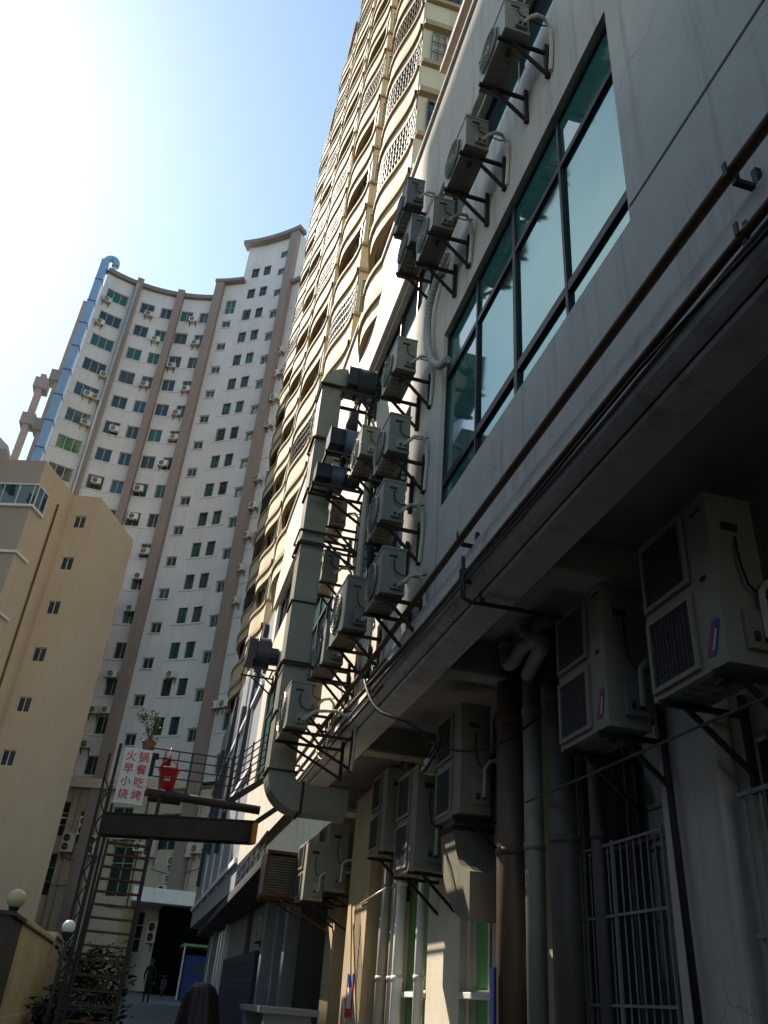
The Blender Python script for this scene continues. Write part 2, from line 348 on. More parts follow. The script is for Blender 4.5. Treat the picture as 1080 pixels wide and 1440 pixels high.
# ground-floor wall behind the arcade
XW = 4.1
gw = [(-2.0, 5.25, 1.2, 3.45), (6.25, 7.95, 0.4, 3.95), (10.02, 11.02, 0.9, 3.6), (12.75, 14.05, 0.9, 3.6)]
aw = MB(); facade(aw, PX(XW), -24.0, -Y0, -0.2, 5.318, [(-b, -a, c, d) for a, b, c, d in gw], 0.2)
aw.quad((XW, 24, -0.2), (XW, 24, 5.31), (9, 24, 5.31), (9, 24, -0.2))
aw.build('arcade_wall', m_pier, pod, off=BP)
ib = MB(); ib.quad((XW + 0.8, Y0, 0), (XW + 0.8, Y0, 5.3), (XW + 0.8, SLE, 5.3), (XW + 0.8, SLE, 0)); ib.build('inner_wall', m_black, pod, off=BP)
# piers standing proud of the arcade wall
for (a, b, X, m) in ((5.38, 6.16, 3.93, m_near), (8.95, 9.9, 3.95, m_pier), (11.12, 12.45, 4.0, m_pier), (14.5, 15.9, 3.6, m_orange), (17.6, 18.4, 3.75, m_orange), (1.2, 1.9, 3.93, m_near)):
    p = MB(); p.box(X, a, -0.2, XW + 0.02, b, 4.9); p.build('pier', m, pod, off=BP, bevel=0.012)

def big_window(a, b, z0, z1, X, panes, h1, h2):
    fr = MB(); x0 = X + 0.06; x1 = X + 0.15
    n = panes; st = (b - a) / n
    for i in range(n + 1):
        y = a + st * i; t = 0.045 if i not in (0, n) else 0.06
        if i == n // 2: t = 0.075
        fr.box(x0, max(a, y - t / 2), z0, x1, min(b, y + t / 2), z1)
    for z, t in ((z0, .06), (z0 + h1, .11), (z1 - h2, .085), (z1 - .06, .06)):
        for i in range(n): fr.box(x0 + 0.004, a + st * i + 0.023, z, x1 - 0.004, a + st * (i + 1) - 0.023, z + t)
    o = fr.build('window', m_dark, pod, off=BP)
    for i in range(n):
        for (s, t, m) in ((z0 + .05, z0 + h1, m_teal), (z0 + h1 + .1, z1 - h2, m_teal), (z1 - h2 + .08, z1 - .05, m_tealtop)):
            q = MB(); dx = R_.uniform(-.006, .006); x = X + 0.095
            m2 = m
            if (i in (n - 1,)) and m is m_teal: m2 = m_tealtop
            q.add([(x + dx, a + st * i + .02, s), (x + dx, a + st * (i + 1) - .02, s), (x - dx, a + st * (i + 1) - .02, t), (x - dx, a + st * i + .02, t)], [(0, 3, 2, 1)])
            p = q.build('pane', m2, o, off=BP)
for i, (a, b, c, d) in enumerate(wins): big_window(a, b, c, d, XF, 4 if i else 4, 0.40, 0.82)
for (a, b, c, d) in win3:
    n = max(3, int((b - a) / 1.15)); st = (b - a) / n; fr = MB()
    for i in range(n + 1): fr.box(XF + .10, max(a, a + st * i - .025), c, XF + .18, min(b, a + st * i + .025), d)
    for z in (c, d - .05): fr.box(XF + .105, a, z, XF + .175, b, z + .05)
    o = fr.build('window', m_dark, pod, off=BP)
    for i in range(n):
        q = MB(); x = XF + .14; q.add([(x, a + st * i + .02, c + .04), (x, a + st * (i + 1) - .02, c + .04), (x, a + st * (i + 1) - .02, d - .04), (x, a + st * i + .02, d - .04)], [(0, 3, 2, 1)])
        q.build('pane', m_bluegl if (i % 3) else m_darkgl, o, off=BP)
# arcade windows: green film, dark barred window, far right window
def simple_window(a, b, c, d, X, n, rows, gm, fm=None, t=0.05):
    fr = MB(); st = (b - a) / n; fm = fm or m_alu
    for i in range(n + 1): fr.box(X + .06, max(a, a + st * i - t / 2), c, X + .12, min(b, a + st * i + t / 2), d)
    for z in [c] + [r - t / 2 for r in rows] + [d - t]: fr.box(X + .065, a, z, X + .115, b, z + t)
    o = fr.build('window', fm, pod, off=BP)
    zz = [c] + list(rows) + [d]
    for i in range(n):
        for s, e in zip(zz[:-1], zz[1:]):
            q = MB(); q.add([(X + .09, a + st * i + .02, s + .02), (X + .09, a + st * (i + 1) - .02, s + .02), (X + .09, a + st * (i + 1) - .02, e - .02), (X + .09, a + st * i + .02, e - .02)], [(0, 3, 2, 1)])
            q.build('pane', gm, o, off=BP)
    return o
simple_window(-2.0, 5.25, 1.2, 3.45, XW, 6, (2.35,), m_darkgl)
simple_window(6.25, 7.95, 0.4, 3.95, XW, 2, (2.95,), m_darkgl, m_pvcgrey, .035)
for (a, b, c, d) in gw[2:]:
    simple_window(a, b, c, d, XW, 2, (1.78,), m_greengl, m_white)
    s = MB(); s.box(XW - .14, a - .06, 1.70, XW + .06, b + .06, 1.77); s.build('window_sill', m_white, pod, off=BP, bevel=0.008)
# security grille, bar by bar
gril = thing('window_grille', 'white steel bar grille over the dark arcade window beside the grey pier', 'security grille', (3.98, 7.1, 0.3))
n = 15; a, b = 6.28, 7.86
for i in range(n):
    y = a + (b - a) * i / (n - 1); q = MB(); q.tube([(3.98, y, .3), (3.98, y, 2.95 + .0)], 0.0075, 6); q.build('bar', m_grille, gril, off=gril.location)
for z in (.32, 1.02, 1.68, 2.35, 2.93): q = MB(); q.bar((3.966, a - .03, z), (3.966, b + .03, z), .014, .022); q.build('rail', m_grille, gril, off=gril.location)
for y in (6.24, 7.06, 7.9): q = MB(); q.bar((3.955, y, .3), (3.955, y, 2.96), .02, .02); q.build('post', m_grille, gril, off=gril.location)
q = MB(); q.bar((3.95, 6.2, 2.98), (4.05, 6.2, 2.98), .02); q.bar((3.95, 7.9, 2.98), (4.05, 7.9, 2.98), .02)
q.build('wall_anchor', m_grille, gril, off=gril.location)
# second grille at the right edge
gril2 = thing('window_grille', 'white framed bar grille over the arcade window right of the grey pier', 'security grille', (3.98, 4.7, 1.2))
for i in range(9):
    y = 5.2 - i * .18; q = MB(); q.tube([(3.98, y, 1.25), (3.98, y, 3.0)], 0.011, 6); q.build('bar', m_grille, gril2, off=gril2.location)
for z in (1.25, 2.1, 3.0): q = MB(); q.bar((3.965, 3.7, z), (3.965, 5.25, z), .02, .03); q.build('rail', m_grille, gril2, off=gril2.location)

# ================================================================== AIR CONDITIONERS
def ring(mb, c, r, t, n=22, ax='y', mi=0):
    mb.tube([(c[0] + r * math.cos(2 * PI * k / n), c[1], c[2] + r * math.sin(2 * PI * k / n)) for k in range(n + 1)], t, 4, mi, cap=False)
AC = {}
def ac_meshes(w, h, d, fans, style, gap):
    """local: x 0..w along the wall (x=w is the end seen), y=-d front .. 0 back, z up; wall at y=gap"""
    k = (w, h, d, fans, style, gap)
    if k in AC: return AC[k]
    out = []
    body = m_acgrey if style == 'grey' else m_ac
    c = MB(); c.box(0, -d, .045, w, 0, h - .02); c.box(-.008, -d - .008, h - .03, w + .008, .006, h + .006); c.box(-.004, -d - .004, .0, w + .004, .004, .05)
    c.box(w, -d * .80, h * .70, w + .004, -d * .2, h * .90); c.box(w, -d * .74, h * .78, w + .014, -d * .38, h * .83, 2)
    for i in range(6): c.box(w * (.12 + .13 * i), -d * .85, -.008, w * (.17 + .13 * i), -d * .15, .0, 1)
    for i in range(3): c.box(w * .1, -d * (.25 + .22 * i), -.014, w * .9, -d * (.29 + .22 * i), -.008, 1)
    c.box(w * .62, -d * .6, -.016, w * .74, -d * .4, -.008, 2)
    out.append(('casing', c.mesh('casing', [body, m_acpan, m_acdark]), 0.012))
    fr = min(h / fans * .43, w * .31); cx = w * .42 if style != 'square' else w * .36
    for i in range(fans):
        cz = h * (i + .5) / fans; g_ = MB()
        if style == 'square':
            x0, x1, z0, z1 = w * .05, w * .66, h * i / fans + .07, h * (i + 1) / fans - .05
            g_.box(x0, -d - .006, z0, x1, -d - .002, z1, 1)
            for a in (x0, x1): g_.box(a - .018, -d - .03, z0 - .018, a + .018, -d - .004, z1 + .018)
            for a in (z0, z1): g_.box(x0 + .018, -d - .029, a - .018, x1 - .018, -d - .004, a + .018)
            for q in range(1, 28): z = z0 + (z1 - z0) * q / 28; g_.box(x0 + .018, -d - .02, z - .002, x1 - .018, -d - .012, z + .002, 3)
            for q in range(1, 12): x = x0 + (x1 - x0) * q / 12; g_.box(x - .0018, -d - .026, z0 + .018, x + .0018, -d - .021, z1 - .018, 3)
        else:
            g_.disc((cx, -d - .003, cz), (0, -1, 0), fr, 22, 1)
            for q in range(4):
                t = PI / 4 * q + .3; p = Vector((math.cos(t), 0, math.sin(t)))
                g_.bar(Vector((cx, -d - .006, cz)) - p * fr * .8, Vector((cx, -d - .006, cz)) + p * fr * .8, .003, fr * .30, 3)
            for rr in (1, .82, .64, .46, .28): ring(g_, (cx, -d - .022, cz), fr * rr, .006 if rr < 1 else .014, 22, mi=0 if rr == 1 else 2)
            for q in range(8):
                t = PI * q / 8; p = Vector((math.cos(t), 0, math.sin(t)))
                g_.bar(Vector((cx, -d - .026, cz)) - p * fr, Vector((cx, -d - .026, cz)) + p * fr, .006, .006, 2)
            g_.disc((cx, -d - .03, cz), (0, -1, 0), fr * .2, 12, 0)
        out.append(('fan_grille', g_.mesh('fan_grille', [body, m_acdark, m_grille, m_acgrey]), 0))
    v = MB(); v.box(w + .004, -d * .62, h * .08, w + .05, -d * .12, h * .30); v.box(w + .05, -d * .52, h * .12, w + .075, -d * .42, h * .17, 1); v.box(w + .05, -d * .32, h * .12, w + .075, -d * .22, h * .17, 1)
    out.append(('valve_cover', v.mesh('valve_cover', [body, m_acdark]), 0.006))
    for x in (w * .14, w * .86):
        b = MB(); b.bar((x, -d - .04, -.035), (x, gap, -.035), .04, .04); b.bar((x, gap - .025, -.50 if h < 1 else -.6), (x, gap - .025, .12), .05, .05)
        b.bar((x + .002, -d * .55, -.05), (x + .002, gap - .03, -.46), .035, .035)
        out.append(('bracket', b.mesh('bracket', m_steel), 0))
    cb = MB(); cb.tube([(w + .02, -d * .5, h * .74), (w + .05, -d * .55, h * .58), (w + .05, -d * .45, h * .44), (w + .05, -d * .2, h * .38), (w + .02, gap * .5, h * .42), (w, gap - .01, h * .55)], .009, 5)
    out.append(('power_cable', cb.mesh('power_cable', m_black), 0))
    pp = MB()
    pts = [(w + .075, -d * .27, h * .15), (w + .13, -d * .2, h * .17), (w + .13, gap * .1, h * .34), (w + .10, gap * .5, h * .42), (w + .06, gap - .06, h * .30), (w + .03, gap - .03, -.1), (w - .03, gap - .03, -.5)]
    if style == 'square': pts = [(w + .07, -d * .27, h * .14), (w + .07, -d * .25, h * .40), (w + .07, -d * .1, h * .46), (w + .06, gap, h * .55)]
    pp.tube(pts, .024, 6); out.append(('refrigerant_pipe', pp.mesh('refrigerant_pipe', m_insul), 0))
    AC[k] = out; return out
def ac_at(label, Xb, y0, z, w=.78, h=.58, d=.30, fans=1, style='round', gap=.28, group='air conditioners on the podium wall', rz=-PI / 2, loc=None):
    r = thing('air_conditioner', label, 'air conditioner', loc or (Xb, y0 + w, z), rz + R_.uniform(-.018, .018), group); r.rotation_euler.y = R_.uniform(-.012, .012)
    for nme, me, bv in ac_meshes(w, h, d, fans, style, gap): place(nme, me, r, bevel=bv)
    return r
XB = 2.31
ac_at('air conditioner nearest the top edge, seen from below above the teal window', XB, 4.75, 11.02, .80, .62)
ac_at('air conditioner on the upper wall, second one down from the top edge', XB, 6.02, 10.66, .78, .60)
ac_at('grey air conditioner on the upper wall left of the flexible hose, third from the top', XB, 7.25, 10.60, .78, .60)
ac_at('dark air conditioner hung between two others high on the wall', XB, 8.45, 11.62, .78, .62, style='grey')
ac_at('uppermost outer air conditioner overlapping the sunlit balconies behind', XB, 8.95, 13.12, .80, .66, style='grey')
ac_at('top air conditioner of the stack of four left of the teal window', XB, 8.80, 9.36, .78, .60)
ac_at('second air conditioner of the stack of four, level with the blowers', XB, 8.88, 7.97, .78, .64)
ac_at('third air conditioner of the stack of four left of the teal window', XB, 8.90, 6.90, .78, .62)
ac_at('lowest air conditioner of the stack of four, just above the yellow pipe', XB, 8.62, 5.74, .74, .62)
ac_at('large dark grey air conditioner beside the lowest of the stack', XB, 10.58, 6.06, .92, .82, .34, style='grey')
ac_at('grey air conditioner behind the large dark grey one', XB, 12.02, 6.06, .86, .70, .32, style='grey')
ac_at('small cream air conditioner above the yellow pipes, farthest of the low row', XB, 13.6, 5.75, .74, .55)
ac_at('sunlit cream air conditioner with a black cable loop in front of the vertical duct', 1.83, 11.75, 4.92, .92, .68, .31, gap=.74)
ac_at('sunlit air conditioner below the blowers beside the duct', XB, 13.2, 9.20, .80, .58)
ac_at('sunlit air conditioner directly beneath the one below the blowers', XB, 13.3, 8.1, .80, .58)
ac_at('sunlit air conditioner half hidden behind the blower and the stack', XB, 10.75, 9.15, .78, .58)
AR = dict(fans=2, style='square', group='twin fan units under the arcade', gap=.30)
B1 = ac_at('twin fan unit nearest the right edge under the arcade soffit', 3.78, 4.36, 3.60, .92, 1.31, .38, **AR)
B2 = ac_at('twin fan unit under the arcade above the barred window', 3.78, 5.94, 3.62, .90, 1.27, .38, **AR)
ac_at('twin fan unit under the arcade left of the brown downpipe', 3.78, 9.50, 3.55, .92, 1.31, .38, **AR)
ac_at('twin fan unit with a sunlit front panel hung lower over the bright pier', 3.76, 11.22, 3.14, .95, 1.35, .38, **AR)
ac_at('twin fan unit mostly hidden behind the one with the sunlit front', 3.78, 12.9, 3.60, .92, 1.22, .38, **AR)
ARF = dict(AR); ARF['gap'] = .62
ac_at('tall cream twin fan unit below the end of the slab', 3.75, 17.0, 3.40, .95, 1.24, .40, **ARF)
ac_at('narrow cream unit next to the louvred cooler under the duct', 3.34, 17.1, 3.22, .85, 1.06, .38, **ARF)
# energy stickers on the two near units
for B, s in ((B1, 1.0), (B2, .85)):
    st = MB(); x0 = .70; y = -.384
    st.add([(x0, y, .10), (x0 + .075, y, .09), (x0 + .16 * s, y, .34), (x0 + .10 * s, y, .34)], [(0, 1, 2, 3)], 0)
    st.add([(x0 + .045, y - .001, .10), (x0 + .10, y - .001, .09), (x0 + .19 * s, y - .001, .32), (x0 + .14 * s, y - .001, .33)], [(0, 1, 2, 3)], 1)
    st.add([(x0 + .07, y - .002, .13), (x0 + .095, y - .002, .13), (x0 + .15 * s, y - .002, .26), (x0 + .13 * s, y - .002, .27)], [(0, 1, 2, 3)], 2)
    st.build('energy_sticker', [mat('sticker_red', (.38, .06, .07), .5), mat('sticker_blue', (.05, .07, .30), .5), mat('sticker_white', (.55, .6, .62), .5)], B)
    bd = MB(); bd.box(.75, -.388, .66, .81, -.382, .69); bd.build('badge', m_black, B)
    t = MB()
    for i in range(5): t.box(.72 + .028 * i, -.384, 1.20 + .0 * i, .738 + .028 * i, -.381, 1.225)
    t.build('maker_mark', m_black, B)

# louvred cooler box under the duct
lc = thing('louvred_cooler', 'box with horizontal louvres and wire mesh side below the duct elbow', 'cooler', (2.31, 18.0, 3.3))
b = MB(); b.box(0, 0, 0, .66, .8, .07); b.box(0, 0, .80, .66, .8, .86)
for y in (0, .75):
    for x in (0, .61): b.box(x, y, .07, x + .05, y + .05, .80)
b.build('frame', m_rusty, lc)
for i in range(14): q = MB(); q.obox((.055, .012, .09 + i * .05), (.55, 0, 0), (0, .035, -.022), (0, .006, .008)); q.build('louvre', m_ac, lc)
q = MB(); q.box(.07, .1, .075, .6, .72, .79); q.build('core', m_acdark, lc)
q = MB()
for i in range(12): q.bar((.012, .07 + i * .06, .07), (.012, .07 + i * .06, .80), .006)
for i in range(11): q.bar((.008, .05, .1 + i * .065), (.008, .75, .1 + i * .065), .006)
q.build('wire_mesh', m_alu, lc)
for y in (.1, .7): q = MB(); q.bar((0, y, -.025), (1.78, y, -.025), .045); q.bar((.4, y + .002, -.05), (1.78, y + .002, -.7), .035); q.build('bracket', m_rusty, lc)

# ================================================================== PIPES, CABLES, HOSE on the near wall
def pipe(name, path, r, m, label, cat='pipe', n=8, clamps=()):
    root = thing(name, label, cat, path[0]); q = MB(); q.tube(path, r, n); q.build('tube', m, root, smooth=True, off=path[0])
    for c in clamps:
        k = MB(); x, y, z = c
        k.bar((x - .01, y, z - r - .03), (XF, y, z - r - .03), .035, .035); k.bar((XF - .02, y, z - r - .22), (XF - .02, y, z + .1), .04, .04); k.bar((x, y - .02, z - r - .03), (x, y - .02, z + r + .04), .012, .03); k.bar((x - r - .015, y, z - r), (x - r - .015, y, z + r + .03), .012, .03)
        k.build('clamp', m_steel, root, off=path[0])
    return root
pipe('gas_pipe', [(2.42, -4, 5.75), (2.42, 3, 5.71), (2.42, 10, 5.63), (2.42, 17.4, 5.55)], .038, m_yellow, 'thick upper pipe clamped along the wall above the slab', clamps=[(2.42, y, 5.70 - .008 * y) for y in (2.45, 6.9, 11.0, 13.9, 16.4)])
pipe('gas_pipe', [(2.40, -4, 5.20), (2.40, 3, 5.17), (2.40, 8, 5.14), (2.40, 12, 5.30), (2.40, 17.6, 5.24)], .030, m_yellow, 'lower pipe running along the rounded slab edge with cables tied to it', clamps=[(2.40, 2.45, 5.18), (2.40, 6.75, 5.15), (2.40, 10.4, 5.22), (2.40, 15.5, 5.27)])
pipe('conduit', [(2.40, -4, 5.10), (2.39, 1.5, 5.08), (2.40, 4.0, 5.04), (2.40, 6.8, 5.08), (2.41, 9.5, 5.12), (2.42, 13, 5.16), (2.43, 17.2, 5.12)], .018, m_pvcgrey, 'thin grey cable bundle hugging the lower pipe', 'cable')
pipe('conduit', [(2.38, -4, 5.04), (2.37, 1.2, 5.03), (2.37, 2.3, 4.98), (2.39, 3.5, 5.10), (2.38, 5.0, 5.07), (2.39, 6.7, 5.10), (2.39, 9.2, 5.2)], .013, m_black, 'slack black cable drooping beside the lower pipe', 'cable')
pipe('conduit', [(2.42, 9.8, 5.02), (2.42, 13.5, 5.04), (2.42, 17.0, 5.0)], .02, m_yellow, 'thin sunlit conduit at the foot of the slab edge', 'pipe')
pipe('conduit', [(2.46, 9.9, 5.42), (2.46, 13.2, 5.40), (2.46, 17.0, 5.36)], .016, m_rusty, 'thin rusty conduit between the two sunlit yellow pipes', 'pipe')
# short standoff pipe with elbow near the trap
pipe('conduit', [(2.38, 6.75, 5.35), (2.38, 6.72, 4.90), (2.45, 6.70, 4.86), (3.0, 6.68, 4.86), (4.0, 6.66, 4.84)], .022, m_steel, 'dark elbowed pipe passing under the slab edge into the arcade', 'pipe')
# corrugated hose
hp = [(2.52, 7.95, 8.95), (2.49, 8.2, 9.05), (2.48, 8.55, 9.42), (2.48, 8.78, 9.85), (2.48, 8.9, 10.35), (2.48, 8.85, 10.8), (2.5, 8.6, 11.1), (2.52, 8.2, 11.3)]
# smooth with catmull-rom
def crom(P, k=6):
    P = [Vector(p) for p in P]; out = []
    for i in range(len(P) - 1):
        p0, p1, p2, p3 = P[max(i - 1, 0)], P[i], P[i + 1], P[min(i + 2, len(P) - 1)]
        for j in range(k):
            t = j / k; out.append(0.5 * ((2 * p1) + (-p0 + p2) * t + (2 * p0 - 5 * p1 + 4 * p2 - p3) * t * t + (-p0 + 3 * p1 - 3 * p2 + p3) * t ** 3))
    return out + [P[-1]]
q = MB(); c = crom(hp, 12); q.tube(c, [.062 if i % 2 else .052 for i in range(len(c))], 10)
solo('flexible_hose', q, mat('hose_grey', (.36, .35, .32), .6, 6, .2), 'grey corrugated hose bending round the corner of the teal window', 'hose', hp[0], smooth=False)
# cable drooping from the pipes under the slab to a coil
q = MB(); q.tube(crom([(2.38, 10.9, 5.6), (2.37, 10.3, 5.05), (2.45, 9.9, 4.72), (2.65, 9.3, 4.45), (2.85, 9.1, 4.22)], 6), .022, 6)
q.tube(crom([(2.85, 9.1, 4.2), (3.1, 8.6, 4.0), (3.4, 8.2, 4.05), (3.7, 7.9, 4.3)], 6), .014, 6)
solo('drooping_cable', q, m_black, 'brown cable drooping from the yellow pipes to a coil under the slab', 'cable', (2.38, 10.9, 5.6), smooth=True)
q = MB()
for i in range(5):
    r0 = .17 - .012 * i; q.tube([(2.86 + .09 * math.sin(t) + .01 * i, 9.1 + .05 * i - .1 + r0 * .6 * math.cos(t), 4.02 + r0 * 1.15 * math.sin(t)) for t in [2 * PI * k / 18 for k in range(19)]], .016, 5, i % 2)
q.box(2.80, 9.0, 3.82, 2.92, 9.1, 3.98, 1)
solo('cable_coil', q, [m_black, m_pvc], 'coiled loop of cable hanging beneath the slab', 'cable coil', (2.86, 9.1, 3.85), smooth=True)
q = MB(); q.tube(crom([(2.42, 12.6, 5.5), (2.36, 12.8, 5.15), (2.37, 13.2, 4.9), (2.38, 13.8, 5.1), (2.4, 14.3, 5.5)], 6), .012, 5)
solo('drooping_cable', q, m_pvc, 'pale wire loop hanging over the sunlit slab edge', 'cable', (2.42, 12.6, 5.5), smooth=True)

# downpipes in the arcade
def downpipe(x, y, r, m, label, z1=5.2, joints=(1.2, 3.0, 4.4)):
    root = thing('downpipe', label, 'pipe', (x, y, 0)); q = MB(); q.tube([(x, y, -.1), (x, y, z1)], r, 20); q.build('tube', m, root, smooth=True, off=(x, y, 0))
    for z in joints: q = MB(); q.tube([(x, y, z), (x, y, z + .07)], r + .012, 20); q.build('collar', m, root, smooth=True, off=(x, y, 0))
downpipe(3.70, 8.70, .165, m_pvcdark, 'thick brown downpipe standing at the left of the three in the arcade', 5.3)
downpipe(3.74, 8.22, .10, m_pvc, 'slim pale downpipe just right of the thick brown one', 5.3)
downpipe(3.82, 7.72, .14, m_pvcgrey, 'dark grey downpipe right of the slim pale one', 5.2)
downpipe(3.95, 7.30, .06, m_pvcgrey, 'thin dark downpipe beside the barred window', 5.2)
for (x, y, r, m, l) in ((3.85, 14.2, .10, m_pvc, 'pale downpipe between the sunlit pier and the brown pier'), (3.90, 13.55, .08, m_white, 'slim sunlit white downpipe in front of the green window frame'), (3.95, 13.95, .09, m_pvc, 'beige downpipe beside the pale one near the brown pier'), (3.95, 12.62, .07, m_white, 'narrow white downpipe on the left edge of the bright pier')):
    downpipe(x, y, r, m, l, 5.2, (1.9, 3.2))
# S-bend trap
tr = thing('pipe_trap', 'thick drain trap with an S bend hanging under the arcade soffit', 'pipe', (3.5, 7.9, 4.7))
q = MB(); q.tube(crom([(3.5, 8.34, 5.35), (3.5, 8.36, 5.14), (3.49, 8.28, 4.97), (3.48, 8.1, 4.93), (3.48, 7.88, 5.0), (3.49, 7.70, 5.0), (3.52, 7.5, 4.93), (3.5, 7.4, 4.82)], 6), .075, 12); q.build('bend', m_pvc, tr, smooth=True, off=tr.location)
q = MB(); q.tube([(3.5, 7.86, 5.7), (3.5, 7.86, 5.2)], .085, 12); q.tube(crom([(3.5, 7.85, 5.22), (3.49, 7.6, 5.02), (3.48, 7.33, 4.85), (3.52, 7.6, 4.80), (3.6, 8.0, 4.76)], 6), .075, 12); q.build('branch', m_pvc, tr, smooth=True, off=tr.location)
q = MB(); q.tube([(3.5, 8.36, 5.20), (3.5, 8.36, 5.26)], .09, 12); q.tube([(3.5, 7.86, 5.3), (3.5, 7.86, 5.4)], .1, 12); q.build('collar', m_pvc, tr, smooth=True, off=tr.location)
# slanting steel tube along the arcade, duct elbow, blue board, poster
pipe('steel_tube', [(3.60, 2.0, 3.36), (3.60, 5.0, 3.40), (3.60, 8.1, 3.43)], .012, m_pvcgrey, 'thin steel tube running below the twin fan units', 'pipe')
pipe('steel_tube', [(3.55, 12.9, 3.62), (3.6, 14.9, 3.75)], .02, m_alu, 'short pale strut between the beige downpipe and the cream unit', 'pipe')
pipe('steel_tube', [(3.55, 13.2, 3.1), (3.58, 14.9, 3.02)], .014, m_alu, 'thin lower strut beneath the short pale one', 'pipe')
q = MB(); q.tube([(3.86, 5.95, 4.2), (3.86, 5.85, 1.2)], .03, 8)
solo('black_cable', q, m_black, 'black cable running down the face of the grey pier', 'cable', (3.86, 5.9, 1.2), smooth=True)
el = thing('air_duct', 'curved sheet metal duct elbow above the green window', 'duct', (3.75, 9.9, 3.0))
prof = [(9.2 + .62 * 1.15 + .0, 3.55)]
q = MB(); A = []; B_ = []
for k in range(9):
    t = PI * .5 * k / 8; A.append((9.75 - .95 * math.sin(t) + .95 - .0 - .0, 3.45 - .0)) if False else None
    A.append((10.35 - 1.05 * (1 - math.cos(t)), 3.45 - 1.05 * math.sin(t))); B_.append((9.85 - .55 * (1 - math.cos(t)), 3.45 - .55 * math.sin(t)))
poly = [(3.45, y, z) for y, z in A] + [(3.45, y, z) for y, z in B_[::-1]]
q.prism(poly, (.5, 0, 0)); q.box(3.45, 9.86, 3.45, 3.95, 10.34, 4.4); q.build('elbow', m_galv, el, off=el.location)
q = MB(); q.box(3.42, 9.82, 3.42, 3.98, 10.38, 3.47); q.build('flange', m_steel, el, off=el.location)
q = MB(); q.box(3.47, 8.64, -.1, 3.50, 8.74, 1.95)
solo('blue_board', q, m_blue, 'narrow blue board leaning beside the brown downpipe', 'board', (3.48, 8.7, 0))
po = thing('wall_poster', 'narrow blue, white and red poster on the sunlit brown pier', 'poster', (3.59, 15.2, 1.38))
for (z0, z1, m) in ((1.80, 1.98, mat('poster_blue', (.06, .16, .5), .5, 3, .3)), (1.5, 1.80, mat('poster_white', (.6, .58, .55), .5, 9, .3)), (1.39, 1.5, m_red)):
    q = MB(); q.box(3.588, 15.02, z0 + .001, 3.597, 15.38, z1); q.build('print', m, po, off=po.location)
for a in ((14.99, 1.37, 15.02, 2.0), (15.38, 1.37, 15.41, 2.0)): q = MB(); q.box(3.58, a[0], a[1], 3.60, a[2], a[3]); q.build('frame', m_red, po, off=po.location)

# ================================================================== VERTICAL EXHAUST DUCT and blowers
dx0, dx1, dy0, dy1 = 1.50, 1.91, 12.9, 13.42
du = thing('exhaust_duct', 'tall square galvanised exhaust duct running up the facade', 'duct', (1.7, 13.1, 3.8))
zs = [4.55, 5.45, 6.3, 7.38, 8.55, 9.65, 10.85, 12.15]
for a, b in zip(zs[:-1], zs[1:]):
    j = R_.uniform(-.008, .008); q = MB(); q.box(dx0 + j, dy0 + j, a + .012, dx1 + j, dy1 + j, b - .012); q.build('duct_section', m_galv, du, off=du.location, bevel=0.006)
for z in zs:
    q = MB(); q.box(dx0 - .03, dy0 - .03, z - .012, dx1 + .03, dy1 + .03, z + .012); q.build('flange', m_steel, du, off=du.location)
for z in (6.3, 8.55, 8.8, 10.85, 12.2):
    q = MB(); q.bar((dx0 - .04, dy0 - .06, z - .06), (XF, dy0 - .06, z - .06), .04); q.bar((dx1 + .05, dy0 - .062, z - .08), (XF - .02, dy0 - .062, z - .42), .03); q.bar((XF - .02, dy0 - .06, z - .5), (XF - .02, dy0 - .06, z + .1), .045); q.bar((dx0 - .04, dy1 + .06, z - .06), (XF, dy1 + .06, z - .06), .04); q.bar((dx0 - .05, dy0 - .06, z - .06), (dx0 - .05, dy1 + .06, z - .06), .03)
    q.build('bracket', m_steel, du, off=du.location)
def elbow_poly(cx, cz, ri, ro, sx, sz, y):
    P = []
    for k in range(13): t = PI / 2 * k / 12; P.append((cx - sx * ro * math.cos(t), y, cz + sz * ro * math.sin(t)))
    for k in range(12, -1, -1): t = PI / 2 * k / 12; P.append((cx - sx * ri * math.cos(t), y, cz + sz * ri * math.sin(t)))
    return P
cx, cz = dx1 + .14, 4.535; ro = cx - dx0; ri = .14
q = MB(); q.prism(elbow_poly(cx, cz, ri, ro, 1, -1, dy0), (0, dy1 - dy0, 0)); q.build('elbow', m_galv, du, off=du.location)
q = MB(); q.box(cx + .03, dy0 + .004, cz - ro + .004, 2.78, dy1 - .004, cz - ri - .004); q.build('duct_section', m_galv, du, off=du.location)
q = MB(); q.box(cx - .01, dy0 - .03, cz - ro - .03, cx + .028, dy1 + .03, cz - ri + .03); q.build('flange', m_steel, du, off=du.location)
cx, cz = dx1 + .10, 12.165; ro = cx - dx0; ri = .10
q = MB(); q.prism(elbow_poly(cx, cz, ri, ro, 1, 1, dy0), (0, dy1 - dy0, 0)); q.build('elbow', m_galv, du, off=du.location)
